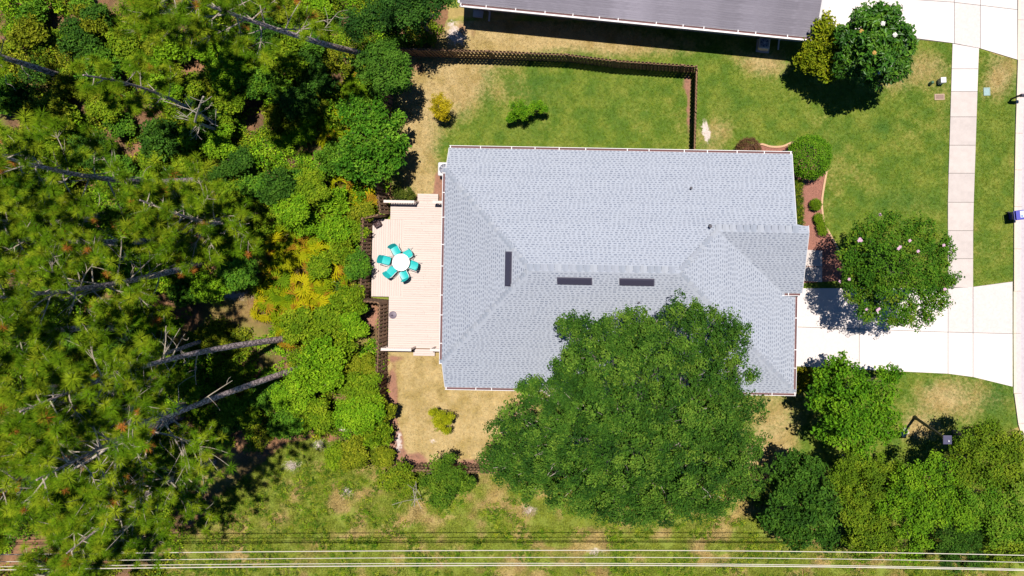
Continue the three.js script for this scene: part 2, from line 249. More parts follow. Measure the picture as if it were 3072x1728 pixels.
function caps(roof, a, b, mat, step = 0.25, half = 0.16) {          // bent cap shingles along a ridge or hip
  const n = Math.max(1, Math.round(a.distanceTo(b) / step)), d = b.clone().sub(a).normalize(), side = V3(0, 1, 0).cross(d).normalize(), up = d.clone().cross(side).normalize();
  const L = a.distanceTo(b) / n, s = new Soup(), v = (x, y, z) => V3(x, y, z), drop = 0.055;
  for (const k of [-1, 1]) { const f = (p, q, r, t) => (k > 0 ? s.quad(p, q, r, t) : s.quad(t, r, q, p)); f(v(0, 0.03, 0), v(0, 0.045, -L * 1.04), v(k * half, 0.045 - drop, -L * 1.04), v(k * half, 0.03 - drop, 0)); f(v(k * half, 0.03 - drop, 0), v(k * half, 0.045 - drop, -L * 1.04), v(k * half, -drop - 0.02, -L * 1.04), v(k * half, -drop - 0.02, 0)); s.tri(...(k > 0 ? [v(0, 0.045, -L * 1.04), v(0, 0, -L * 1.04), v(half, 0.045 - drop, -L * 1.04)] : [v(0, 0.045, -L * 1.04), v(-half, 0.045 - drop, -L * 1.04), v(0, 0, -L * 1.04)])); }
  const g = s.geo(), basis = new THREE.Matrix4().makeBasis(side, up, d.clone().negate());
  for (let i = 0; i < n; i++) { const o = part('ridge_cap', g, Array.isArray(mat) ? mat[Math.floor(hash(i, Math.round(a.x * 10)) * mat.length)] : mat, roof); o.quaternion.setFromRotationMatrix(basis); o.position.copy(a.clone().addScaledVector(d, i * L)); }
}
function gutter(house, x0, z0, x1, z1, y, out, hang = 2.1, lip = 0.035) {         // from end to end; out is the outward side
  const len = Math.hypot(x1 - x0, z1 - z0), turn = Math.atan2(-(z1 - z0), x1 - x0), cx = (x0 + x1) / 2, cz = (z0 + z1) / 2, [ox, oz] = out;
  const s = new Soup(); s.box(cx + ox * (0.1475 + lip / 2), y - 0.055, cz + oz * (0.1475 + lip / 2), len, 0.13, lip, turn); s.box(cx + ox * 0.085, y - 0.11, cz + oz * 0.085, len, 0.02, 0.124, turn); s.box(cx + ox * 0.012, y - 0.055, cz + oz * 0.012, len, 0.12, 0.02, turn);
  const g = part('gutter', s.geo(), trimWhite, house);
  part('leaf_litter', new Soup().box(cx + ox * 0.085, y - 0.075, cz + oz * 0.085, len - 0.06, 0.04, 0.118, turn).geo(), leafLitter, g);
  const n = Math.round(len / hang), bar = boxGeo(0.055, 0.018, 0.19);
  for (let i = 0; i <= n; i++) { const t = clamp((i + (i && i < n ? (hash(i, Math.round(len * 10)) - 0.5) * 0.5 : 0)) / n, 0.004, 0.996); part('gutter_hanger', bar, trimWhite, g, [mix(x0, x1, t) + ox * 0.08, y + 0.016, mix(z0, z1, t) + oz * 0.08], turn); }
}
{
  const h = thing('house', 'long pale grey shingle roofed house with white gutters beside a wooden deck', 'house', [0, 0, 0], -0.01798);
  const EZ = -5.73, SZ = 9.235, WX = -13.42, EX = 8.42, RZ = 1.755, Pm = 0.417, E = 2.75, ridge = E + (RZ - EZ) * Pm, wRz = -0.76, WE = 3.41;
  const zW0 = EZ + (WE - E) / Pm, zW1 = SZ - (WE - E) / Pm, apexW = [WX + (ridge - WE) / 0.426, RZ], apexE = [1.05, RZ], hipTop = [3.38, wRz], wingRidge = E + (wRz - EZ) * Pm, eP = (wingRidge - E) / (EX - hipTop[0]);
  const sP = 0.46, wz = wRz + (wingRidge - 3.12) / sP, valleyX = EX - (3.12 - E) / eP;
  const N = roofPlane({ O: [0, EZ], D: [0, 1], h0: E, p: Pm, poly: [[WX, EZ], [8.07, EZ], [8.07, -1.2], [8.78, -1.2], [8.78, wRz], hipTop, apexE, apexW, [WX, zW0]] });
  const S = roofPlane({ O: [0, SZ], D: [0, -1], h0: E, p: Pm, poly: [[WX, SZ], [EX, SZ], apexE, apexW, [WX, zW1]] });
  const W = roofPlane({ O: [WX, 0], D: [1, 0], h0: WE, p: 0.426, poly: [[WX, zW0], apexW, [WX, zW1]] });
  const X = roofPlane({ O: [EX, 0], D: [-1, 0], h0: E, p: eP, poly: [[EX, SZ], apexE, hipTop, [valleyX, wz], [EX, wz - 0.05]] });
  const G = roofPlane({ O: [0, wz], D: [0, -1], h0: 3.12, p: sP, poly: [[valleyX, wz], [8.78, wz], [8.78, wRz], hipTop] });
  const sheets = [N, S, W, X, G];
  const under = mergeGeometries(sheets.flatMap((f) => { const a = f.sheet(0).toNonIndexed(), b = f.sheet(-0.14).toNonIndexed(); return [a, b]; }));
  const courseM = [0, 1, 2].map((k) => std(white, 0.95, { map: speckle(alb(192 + k * 1.5, 200 + k * 1.5, 213 + k * 1.5).map((c) => c * 0.93), 0.14, 128, 60, 60, 0.8, 0.8) }));
  const roof = part('roof', under, courseM[0], h);
  // laminated tabs: the largest-showing ones singly, the rest together
  const tabs = [], rnd = random(5);
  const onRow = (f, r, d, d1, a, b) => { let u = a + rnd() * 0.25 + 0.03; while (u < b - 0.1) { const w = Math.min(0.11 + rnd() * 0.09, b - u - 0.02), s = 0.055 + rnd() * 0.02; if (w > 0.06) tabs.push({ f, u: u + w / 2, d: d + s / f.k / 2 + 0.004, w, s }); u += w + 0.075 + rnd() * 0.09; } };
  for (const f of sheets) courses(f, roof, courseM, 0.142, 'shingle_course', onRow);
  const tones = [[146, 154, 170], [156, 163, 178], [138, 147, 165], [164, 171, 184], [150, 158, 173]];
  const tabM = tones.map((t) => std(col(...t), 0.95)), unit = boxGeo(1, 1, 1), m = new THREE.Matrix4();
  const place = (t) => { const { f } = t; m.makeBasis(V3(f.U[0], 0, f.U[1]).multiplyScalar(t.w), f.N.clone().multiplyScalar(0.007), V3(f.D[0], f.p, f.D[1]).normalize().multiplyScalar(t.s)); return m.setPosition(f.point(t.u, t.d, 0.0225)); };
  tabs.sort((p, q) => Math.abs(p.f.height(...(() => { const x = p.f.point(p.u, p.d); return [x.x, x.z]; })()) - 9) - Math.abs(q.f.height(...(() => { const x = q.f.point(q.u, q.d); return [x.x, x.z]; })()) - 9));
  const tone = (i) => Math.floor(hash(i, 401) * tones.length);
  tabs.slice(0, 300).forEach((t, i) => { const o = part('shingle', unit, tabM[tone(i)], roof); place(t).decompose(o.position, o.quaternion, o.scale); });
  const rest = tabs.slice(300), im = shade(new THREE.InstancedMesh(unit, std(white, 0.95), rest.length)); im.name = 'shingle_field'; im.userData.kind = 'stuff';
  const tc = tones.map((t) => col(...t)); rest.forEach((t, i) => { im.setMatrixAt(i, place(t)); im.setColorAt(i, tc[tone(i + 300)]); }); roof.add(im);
  const R = (q, y) => V3(q[0], y, q[1]), capM = [[174, 182, 196], [180, 187, 200], [170, 179, 193], [188, 195, 206]].map((c) => std(col(...c), 0.95));
  caps(roof, R(apexW, ridge), R(apexE, ridge), capM, 0.42, 0.19); caps(roof, R([WX, zW0], WE), R(apexW, ridge), capM); caps(roof, R([WX, zW1], WE), R(apexW, ridge), capM);
  caps(roof, R([EX, SZ], E), R(apexE, ridge), capM); caps(roof, R(hipTop, wingRidge), R(apexE, ridge), capM); caps(roof, R(hipTop, wingRidge), R([8.4, wRz], wingRidge), capM, 0.42, 0.19);
  // long low vents near the ridge and plumbing pipes
  const vent = (f, x, z, alongU, len) => {
    const s = new Soup(), w = 0.19, q = (a, b, y) => V3(a, y, b), l = len / 2;
    const t = [q(-l, -w, 0.15), q(l, -w, 0.15), q(l, w, 0.07), q(-l, w, 0.07)], b = [q(-l, -w, -0.02), q(l, -w, -0.02), q(l, w, -0.02), q(-l, w, -0.02)];
    s.quad(t[3], t[2], t[1], t[0]); for (let i = 0; i < 4; i++) { const j = (i + 1) % 4; s.quad(b[j], b[i], t[i], t[j]); }
    const o = part('roof_vent', s.geo(), darkMetal, roof); const D3 = V3(f.D[0], f.p, f.D[1]).normalize(), U3 = V3(0, 0, 0).crossVectors(f.N, D3.clone().negate());
    m.makeBasis(U3, f.N, D3.clone().negate()); o.quaternion.setFromRotationMatrix(m); o.position.set(x, f.height(x, z) + 0.04, z);
    part('vent_flange', new Soup().box(0, 0.0, 0, len + 0.1, 0.012, 0.48).geo(), std(col(96, 94, 112), 0.5), o);
  };
  const put = (u, v, hh) => { const p = at(u, v, hh).applyAxisAngle(V3(0, 1, 0), 0.01798); return [p.x, p.z]; };
  vent(W, ...put(1523, 807, 5.5), true, 1.96); vent(S, ...put(1725, 843, 5.5), true, 1.96); vent(S, ...put(1911, 846, 5.5), true, 1.96);
  const pipe = (u, v, f, r, tall) => { const [x, z] = put(u, v, 4.9), y = f.height(x, z), s = new Soup(); s.tube([V3(x, y - 0.05, z), V3(x, y + tall, z)], [r, r], 10); s.tube([V3(x, y + tall, z), V3(x, y + tall + 0.04, z)], [r * 1.5, r * 1.5], 10); s.tube([V3(x, y - 0.02, z), V3(x, y + 0.08, z)], [r * 2.2, r * 1.1], 10); part('vent_pipe', s.geo(), std(col(60, 58, 74), 0.6), roof); };
  pipe(2076, 560, N, 0.05, 0.28); pipe(2131, 679, N, 0.065, 0.38); pipe(1917, 906, S, 0.04, 0.22);
  gutter(h, WX, EZ, 8.07, EZ, E, [0, -1], 1.75); gutter(h, WX, zW0, WX, zW1 + 0.05, WE, [-1, 0], 1.4); gutter(h, WX, SZ, EX + 0.18, SZ, E, [0, 1], 1.6); gutter(h, EX, wz + 0.1, EX, SZ, E, [1, 0], 1.55); gutter(h, valleyX - 0.15, wz, 8.7, wz, 3.12, [0, 1], 0.75);
  // bargeboards, walls, openings
  const rake = (x, z0, y0, z1, y1) => { const s = new Soup(), a = V3(x, y0 - 0.1, z0), b = V3(x, y1 - 0.1, z1); s.tube([a, b], [0.03, 0.03], 4); const d = b.clone().sub(a), g = new THREE.BoxGeometry(0.03, 0.19, d.length()); const o = part('bargeboard', g, trimWhite, h, a.clone().add(b).multiplyScalar(0.5)); o.rotation.x = -Math.atan2(d.y, d.z); };
  rake(8.088, EZ, E, -1.2, N.height(0, -1.2)); rake(8.798, -1.2, N.height(0, -1.2), wRz, wingRidge); rake(8.798, wz, 3.12, wRz, wingRidge); rake(WX - 0.018, EZ, E, zW0, WE); rake(WX - 0.018, SZ, E, zW1, WE);
  const wall = (x0, z0, x1, z1, y0, y1) => part('wall', new Soup().box((x0 + x1) / 2, (y0 + y1) / 2, (z0 + z1) / 2, Math.abs(x1 - x0) || 0.15, y1 - y0, Math.abs(z1 - z0) || 0.15).geo(), siding, h);
  wall(-12.95, -5.25, 7.9, -5.25, 0, 2.72); wall(-12.95, 8.76, 7.9, 8.76, 0, 2.72); wall(-12.95, -5.17, -12.95, 8.68, 0, 2.7); wall(7.9, 2.5, 7.9, 8.68, 0, 2.7); wall(7.6, -5.17, 7.6, 2.5, 0, 2.72);
  const gable = (x, pts) => { const sh = new THREE.Shape(pts.map(([z, y]) => new THREE.Vector2(-z, y))), g = new THREE.ExtrudeGeometry(sh, { depth: 0.12, bevelEnabled: false }); g.rotateY(Math.PI / 2); part('gable_wall', g, siding, h, [x, 0, 0]); };
  gable(7.58, [[-5.1, 2.72], [2.3, 2.72], [2.3, 3.1], [wRz, wingRidge - 0.25], [-5.1, 2.8]]);
  const opening = (name, x, z, y, w, t, face, m) => { const o = part(name, face ? boxGeo(0.06, t, w) : boxGeo(w, t, 0.06), m, h, [x, y, z]); part('frame', new Soup().box(0, t / 2 + 0.05, 0, face ? 0.08 : w + 0.2, 0.1, face ? w + 0.2 : 0.08).box(0, -t / 2 - 0.05, 0, face ? 0.08 : w + 0.2, 0.1, face ? w + 0.2 : 0.08).geo(), trimWhite, o); return o; };
  opening('garage_door', 7.99, 5.4, 1.15, 4.9, 2.1, true, trimWhite); opening('front_door', 7.69, 1.6, 1.1, 1, 2.05, true, std(col(110, 40, 34), 0.5)); opening('window', 7.69, -3.2, 1.5, 1.8, 1.3, true, paneGlass);
  for (const x of [-9, -4, 1.5, 5]) { opening('window', x, -5.34, 1.55, 1.2, 1.3, false, paneGlass); opening('window', x, 8.85, 1.55, 1.2, 1.3, false, paneGlass); }
  for (const z of [-3.2, 5.8]) opening('window', -13.04, z, 1.55, 1.3, 1.3, true, paneGlass);
  opening('patio_door', -13.04, 1.6, 1.45, 1.9, 2.1, true, paneGlass);
}
{ // the neighbour's house at the top of the plot
  const a = at(1379, 8, 2.7), b = at(2447, 113, 2.7), th = Math.atan2(b.z - a.z, b.x - a.x), L = a.distanceTo(b), c = a.clone().add(b).multiplyScalar(0.5);
  const h = thing('house', 'neighbouring house with dark purple grey shingle roof and broad white gutter', 'house', [c.x, 0, c.z], -th), l = L / 2, dp = 6.5, E = 2.7, p = 0.42;
  const S = roofPlane({ O: [0, 0], D: [0, -1], h0: E, p, poly: [[-l, 0], [l, 0], [l, -dp], [-l, -dp]] }), N = roofPlane({ O: [0, -2 * dp], D: [0, 1], h0: E, p, poly: [[-l, -2 * dp], [l, -2 * dp], [l, -dp], [-l, -dp]] });
  const streak = (x, y, w, k) => { const s = wrapNoise(x, y, w, w, 9, 1.2, 3), g = wrapNoise(x, y, w, w, 70, 50, 2); return k.map((q) => q * (0.72 + 0.5 * s + 0.3 * (g - 0.5) + 0.16 * (hash(x, y) - 0.5))); };
  const mats = [0, 1, 2].map((k) => std(white, 0.95, { map: texture(512, 512, (x, y) => streak(x + k * 5, y, 512, alb(156 + k * 3, 151 + k * 3, 163 + k * 3)), true, 0.06, 1) }));
  const roof = part('roof', mergeGeometries([S.sheet(0), S.sheet(-0.14), N.sheet(0), N.sheet(-0.14)].map((g) => g.toNonIndexed())), std(col(96, 88, 102), 1), h);
  courses(S, roof, mats, 0.142); courses(N, roof, [mats[0]], 0.142);
  caps(roof, V3(-l, E + p * dp, -dp), V3(l, E + p * dp, -dp), mats[1], 0.4, 0.18);
  gutter(h, -l, 0, l, 0, E, [0, 1], 1.75, 0.1);
  for (const [x, s] of [[-l - 0.05, 1], [l + 0.05, 1]]) { const g = new THREE.BoxGeometry(0.14, 0.2, Math.hypot(dp, dp * p)); for (const k of [-1, 1]) { const o = part('bargeboard', g, trimWhite, h, [x, E + p * dp / 2 - 0.07, k > 0 ? -dp / 2 : -dp * 1.5]); o.rotation.x = k * Math.atan(p); } }
  const W = (x, z, sx, sz) => part('wall', boxGeo(sx, 2.6, sz), siding, h, [x, 1.3, z]);
  W(0, -0.55, L - 0.9, 0.15); W(0, -2 * dp + 0.55, L - 0.9, 0.15); W(-l + 0.5, -dp, 0.15, 2 * dp - 1.25); W(l - 0.5, -dp, 0.15, 2 * dp - 1.25);
  for (const x of [-l + 0.5, l - 0.5]) { const g = new THREE.ExtrudeGeometry(new THREE.Shape([[0.7, 2.6], [2 * dp - 0.7, 2.6], [2 * dp - 0.7, 2.75], [dp, E + p * dp - 0.2], [0.7, 2.75]].map(([z, y]) => new THREE.Vector2(z, y))), { depth: 0.1, bevelEnabled: false }); g.rotateY(Math.PI / 2); part('gable_wall', g, siding, h, [x - 0.05, 0, 0]); }
  for (const x of [-7, -2, 3, 8]) { const o = part('window', boxGeo(1.1, 1.2, 0.06), paneGlass, h, [x, 1.5, -0.45]); part('frame', new Soup().box(0, 0.65, 0, 1.3, 0.1, 0.08).box(0, -0.65, 0, 1.3, 0.1, 0.1).geo(), trimWhite, o); }
  const spout = (x) => part('downspout', new Soup().box(x, 1.3, -0.42, 0.09, 2.5, 0.08).box(x, 2.6, -0.2, 0.09, 0.08, 0.5).box(x, 0.06, -0.1, 0.09, 0.08, 0.6).geo(), trimWhite, h);
  spout(-l + 1.2); spout(l - 1.9);
}

// ---------------------------------------------------------------- fences: boards nailed in turn on both sides of the rails
const grain = (c, amount, seed) => texture(256, 64, (x, y) => { const k = 1 + amount * ((wrapNoise(x + seed * 31, y + seed * 7, 256, 64, 5, 22, 3) - 0.5) * 1.7 + (hash(x + seed, y) - 0.5) * 0.35) - amount * 1.2 * smooth(0.68, 0.8, fbm(x / 40 + seed * 9, y / 6, 3)); return c.map((q) => q * k); });
const fenceWood = [0, 1, 2, 3].map((k) => std(white, 0.95, { map: grain(alb(142 + k * 8, 110 + k * 7, 82 + k * 6), 0.5, k) }));
const picketTall = (h) => { const g = boxGeo(0.14, h, 0.019).clone(), uv = g.attributes.uv; for (let i = 0; i < uv.count; i++) uv.setXY(i, uv.getY(i), uv.getX(i)); return g; };
function fence(label, topLine, h, spread = 0.122) {
  const pts = topLine.map(([u, v]) => at(u, v, h).setY(0)), o = thing('wooden_fence', label, 'fence', pts[0]), g = picketTall(h - 0.06), rnd = random(pts.length * 91 + Math.round(pts[0].x * 7));
  const loc = (p) => p.clone().sub(pts[0]);
  for (let i = 0; i + 1 < pts.length; i++) {
    const a = loc(pts[i]), b = loc(pts[i + 1]), d = b.clone().sub(a), len = d.length(), turn = Math.atan2(-d.z, d.x), e = d.clone().normalize(), nrm = V3(-e.z, 0, e.x), c = a.clone().add(b).multiplyScalar(0.5);
    for (const y of [0.35, 0.95, h - 0.2]) part('rail', boxGeo(len, 0.05, 0.085), fenceWood[1], o, [c.x, y, c.z], turn);
    const np = Math.max(1, Math.round(len / 2.4)); for (let k = 0; k <= np; k++) { const q = a.clone().addScaledVector(e, mix(0.05, len - 0.05, k / np)); part('post', boxGeo(0.1, h + 0.06, 0.082), fenceWood[2], o, [q.x, h / 2 + 0.03, q.z], turn); }
    const n = Math.floor((len - 0.1) / spread);
    for (let k = 0; k < n; k++) { const s = k % 2 ? 1 : -1, q = a.clone().addScaledVector(e, 0.11 + k * spread).addScaledVector(nrm, s * 0.052); const m = part('picket', g, fenceWood[Math.floor(rnd() * 4)], o, [q.x, h / 2 + 0.03 + (rnd() - 0.5) * 0.03, q.z], turn); m.rotation.z = (rnd() - 0.5) * 0.02; }
  }
}
fence('weathered wooden fence between the two houses, closing the back lawn', [[1180, 144], [1243, 147], [1461, 153], [1700, 163], [1843, 181], [2048, 195], [2092, 198]], 1.8);
fence('short wooden fence run from the lawn corner to the grey roofed house', [[2091, 204], [2084, 462]], 1.8);
fence('wooden fence between the wood and the back lawn, half hidden by trees', [[1163, 150], [1145, 290], [1127, 560], [1139, 640]], 1.75);
fence('wooden fence jogging round the deck at the edge of the wood', [[1135, 644], [1086, 655], [1077, 902], [1136, 908], [1128, 1140], [1124, 1290]], 1.75);
fence('wooden fence along the rough strip, mostly under the big oak', [[1236, 1412], [1800, 1428], [2420, 1446]], 1.6);

// ---------------------------------------------------------------- deck, railings, table and chairs
const DECK_TURN = -0.01798, deckH = 0.35;
const deckC = at(1230, 830, deckH).setY(0);
const onDeck = (u, v, h) => { const p = at(u, v, h).sub(deckC).applyAxisAngle(V3(0, 1, 0), -DECK_TURN); return [p.x, p.z]; };
const deckWood = [0, 1, 2, 3, 4].map((k) => std(white, 0.9, { map: grain(alb(243 - k, 225 - k, 215 - k), 0.1 + 0.025 * k, k + 11) }));
const capWood = std(white, 0.85, { map: grain(alb(252, 238, 230), 0.08, 3) });
{
  const o = thing('deck', 'pale weathered plank deck against the grey roofed house', 'deck', deckC, DECK_TURN), rnd = random(8);
  const board = (x0, x1, z0, z1, top = deckH) => part('plank', boxGeo(x1 - x0, 0.035, z1 - z0), deckWood[Math.floor(rnd() * 5)], o, [(x0 + x1) / 2, top - 0.0175 + (rnd() - 0.5) * 0.004, (z0 + z1) / 2]);
  const lengthwise = new Map(), upright = (x0, x1, z0, z1) => { const k = (z1 - z0).toFixed(3); if (!lengthwise.has(k)) { const g = boxGeo(x1 - x0, 0.035, z1 - z0).clone(), uv = g.attributes.uv; for (let i = 0; i < uv.count; i++) uv.setXY(i, uv.getY(i), uv.getX(i)); lengthwise.set(k, g); } part('plank', lengthwise.get(k), deckWood[Math.floor(rnd() * 5)], o, [(x0 + x1) / 2, deckH - 0.0175 + (rnd() - 0.5) * 0.004, (z0 + z1) / 2]); };
  const [xl, zt] = onDeck(1172, 604, deckH), [xm, zb] = onDeck(1205, 1047, deckH), [xw, zw0] = onDeck(1118, 657, deckH), zw1 = onDeck(1118, 889, deckH)[1], W = 0.14, g = 0.149, xr = onDeck(1352, 830, deckH)[0];
  const xs0 = onDeck(1250, 600, deckH)[0], xs1 = onDeck(1312, 600, deckH)[0], ys0 = onDeck(1250, 581, 0.2)[1], xq0 = onDeck(1240, 1060, 0.2)[0], xq1 = onDeck(1304, 1060, 0.2)[0], yq1 = onDeck(1240, 1068, 0.2)[1];
  for (let z = zt; z < zb - 0.1; z += g) { const bump = z > zw0 && z < zw1 - 0.1, x0 = bump ? xm : xl; if (rnd() < 0.5) { const c = mix(x0, xr, 0.35 + 0.4 * rnd()); board(x0, c - 0.003, z, z + W); board(c + 0.003, xr, z, z + W); } else board(x0, xr, z, z + W); }
  for (let x = xw; x < xm - 0.1; x += g) upright(x, x + W, zw0, zw1);
  for (let z = ys0; z < zt - 0.1; z += g) board(xs0, xs1, z, z + W, 0.2);
  for (let z = zb + 0.01; z < yq1 - 0.02; z += g) board(xq0, xq1, z, z + W, 0.2);
  part('joist_frame', new Soup().box((xl + xr) / 2, 0.2, zt + 0.05, xr - xl, 0.2, 0.05).box((xl + xr) / 2, 0.2, zb - 0.05, xr - xl, 0.2, 0.05).box(xw + 0.05, 0.2, (zw0 + zw1) / 2, 0.05, 0.2, zw1 - zw0).box(xl + 0.05, 0.2, (zt + zb) / 2, 0.05, 0.2, zb - zt - 0.2).box((xs0 + xs1) / 2, 0.09, (ys0 + zt) / 2, xs1 - xs0, 0.14, zt - ys0 - 0.04).box((xq0 + xq1) / 2, 0.09, (zb + yq1) / 2, xq1 - xq0, 0.14, yq1 - zb - 0.04).geo(), fenceWood[3], o);
  const rail = (u0, u1, v) => {
    const [x0, z] = onDeck(u0, v, 1.28), x1 = onDeck(u1, v, 1.28)[0], cx = (x0 + x1) / 2, L = x1 - x0, r = part('railing', boxGeo(L, 0.04, 0.17), capWood, o, [cx, 1.28, z]);
    part('lower_rail', boxGeo(L - 0.1, 0.08, 0.04), deckWood[0], r, [0, -0.8, 0]); part('top_rail', boxGeo(L - 0.1, 0.09, 0.04), deckWood[1], r, [0, -0.08, 0]);
    const n = Math.max(2, Math.round(L / 0.16)); for (let i = 0; i < n; i++) part('baluster', boxGeo(0.045, 0.8, 0.04), deckWood[i % 5], r, [mix(-L / 2 + 0.12, L / 2 - 0.12, i / (n - 1)), -0.44, 0.045]);
    for (const s of [-1, 1]) part('post', boxGeo(0.09, 0.93, 0.09), deckWood[2], r, [s * (L / 2 - 0.06), -0.485, -0.05]);
  };
  rail(1151, 1243, 604); rail(1298, 1334, 606); rail(1140, 1234, 1048); rail(1290, 1326, 1050);
}
{
  const c = at(1203, 787, 1.07), t = thing('round_table', 'round white table ringed by turquoise chairs on the deck', 'table', [c.x, deckH, c.z]);
  const lathe = new THREE.LatheGeometry([[0, 0.7], [0.53, 0.7], [0.565, 0.712], [0.565, 0.735], [0.55, 0.745], [0, 0.75]].map(([x, y]) => new THREE.Vector2(x, y)), 48), wm = std(new THREE.Color(0.82, 0.82, 0.8), 0.4);
  part('tabletop', lathe, wm, t);
  for (let k = 0; k < 4; k++) { const a = k * Math.PI / 2 + 0.4, x = Math.cos(a), z = Math.sin(a); part('leg', new Soup().tube([V3(x * 0.2, 0.7, z * 0.2), V3(x * 0.26, 0.3, z * 0.26), V3(x * 0.4, 0.012, z * 0.4)], [0.02, 0.018, 0.018], 8).geo(), wm, t); }
  const teal = std(col(38, 206, 204), 0.42), tealFrame = std(col(240, 244, 246), 0.4);
  const shell = (w, d, curve, cells = 8) => { const s = new Soup(), T = 0.018, f = (i, j, k) => { const x = (i / cells - 0.5), y = (j / cells - 0.5), rx = 1 - 0.1 * Math.pow(Math.abs(y) * 2, 6); return V3(x * w * rx, curve * (x * x * 4) + (k ? T : 0), y * d * (1 - 0.1 * Math.pow(Math.abs(x) * 2, 6))); };
    for (let i = 0; i < cells; i++) for (let j = 0; j < cells; j++) { s.quad(f(i, j + 1, 1), f(i + 1, j + 1, 1), f(i + 1, j, 1), f(i, j, 1)); s.quad(f(i, j, 0), f(i + 1, j, 0), f(i + 1, j + 1, 0), f(i, j + 1, 0)); }
    for (let i = 0; i < cells; i++) { s.quad(f(i, 0, 0), f(i, 0, 1), f(i + 1, 0, 1), f(i + 1, 0, 0)); s.quad(f(i, cells, 1), f(i, cells, 0), f(i + 1, cells, 0), f(i + 1, cells, 1)); s.quad(f(0, i, 1), f(0, i, 0), f(0, i + 1, 0), f(0, i + 1, 1)); s.quad(f(cells, i, 0), f(cells, i, 1), f(cells, i + 1, 1), f(cells, i + 1, 0)); }
    return s.geo(); };
  // the chair faces +z; its back leans away to -z
  const chair = thing('patio_chair', 'turquoise patio chair with pale tubular frame drawn up to the round table', 'chair', [0, 0, 0], 0, 'turquoise chairs round the deck table');
  part('seat', shell(0.54, 0.54, 0.035), teal, chair, [0, 0.42, 0.02]);
  const back = part('backrest', shell(0.56, 0.5, 0.05), teal, chair, [0, 0.66, -0.34]); back.rotation.x = 1.22;
  for (const s of [-1, 1]) {
    part('leg', new Soup().tube([V3(s * 0.25, 0.42, 0.24), V3(s * 0.29, 0, 0.28)], [0.014, 0.014], 8).geo(), tealFrame, chair);
    part('leg', new Soup().tube([V3(s * 0.25, 0.42, -0.22), V3(s * 0.28, 0, -0.36)], [0.014, 0.014], 8).geo(), tealFrame, chair);
    part('armrest', new Soup().tube([V3(s * 0.29, 0.08, 0.29), V3(s * 0.3, 0.55, 0.24), V3(s * 0.305, 0.63, 0.14), V3(s * 0.305, 0.63, -0.2), V3(s * 0.26, 0.72, -0.34)], [0.014, 0.016, 0.02, 0.02, 0.014], 8).geo(), tealFrame, chair);
  }
  [[-90, -220], [132, -150], [235, 52], [64, 228], [-170, 165], [-268, -40]].forEach(([dx, dy], i) => {
    const u = 1203 + dx / 6.04, v = 787 + dy / 6.04, p = at(u, v, 0.78), turn = Math.atan2(-dx, -dy) + [0.1, -0.3, -0.15, 0.2, 0.05, -0.1][i];
    if (i) copy(chair, [p.x, deckH, p.z], turn); else { chair.position.set(p.x, deckH, p.z); chair.rotation.y = turn; }
  });
  // planter in the corner and umbrella stand
  const pp = at(1129, 671, 0.75), pot = thing('planter', 'dark brown square planter standing in the deck corner', 'planter', [pp.x, deckH, pp.z], 0.5), pm = std(col(96, 74, 76), 0.7);
  const side = new Soup(); for (let k = 0; k < 4; k++) { const a = k * Math.PI / 2, m = new THREE.Matrix4().makeRotationY(a).multiply(new THREE.Matrix4().makeTranslation(0, 0.2, 0.185)); side.add(new RoundedBoxGeometry(0.4, 0.4, 0.03, 2, 0.012), m); }
  part('pot_wall', side.geo(), pm, pot); part('rim', (() => { const s = new Soup(), q = [V3(0.19, 0.41, 0.19), V3(-0.19, 0.41, 0.19), V3(-0.19, 0.41, -0.19), V3(0.19, 0.41, -0.19), V3(0.19, 0.41, 0.19)]; return s.tube(q, [0.025, 0.025, 0.025, 0.025, 0.025], 8).geo(); })(), std(col(120, 100, 104), 0.5), pot); part('soil', boxGeo(0.35, 0.2, 0.35), std(col(84, 62, 58), 1), pot, [0, 0.12, 0]); part('stone', new THREE.DodecahedronGeometry(0.07, 0), std(col(140, 122, 122), 0.9), pot, [0.03, 0.24, 0.02]);
  const sp = at(1178, 945, 0.4), st = thing('umbrella_stand', 'dark grey round umbrella stand alone on the deck planks', 'umbrella stand', [sp.x, deckH, sp.z]), gm = std(col(128, 116, 132), 0.55);
  part('base', new THREE.LatheGeometry([[0, 0], [0.25, 0], [0.25, 0.03], [0.22, 0.055], [0.07, 0.075], [0, 0.08]].map(([x, y]) => new THREE.Vector2(x, y)), 36), gm, st); part('tube', new Soup().tube([V3(0, 0.07, 0), V3(0, 0.3, 0)], [0.028, 0.028], 12).geo(), std(col(90, 82, 96), 0.4), st); part('knob', new THREE.SphereGeometry(0.022, 10, 8), gm, st, [0.045, 0.22, 0]);
}

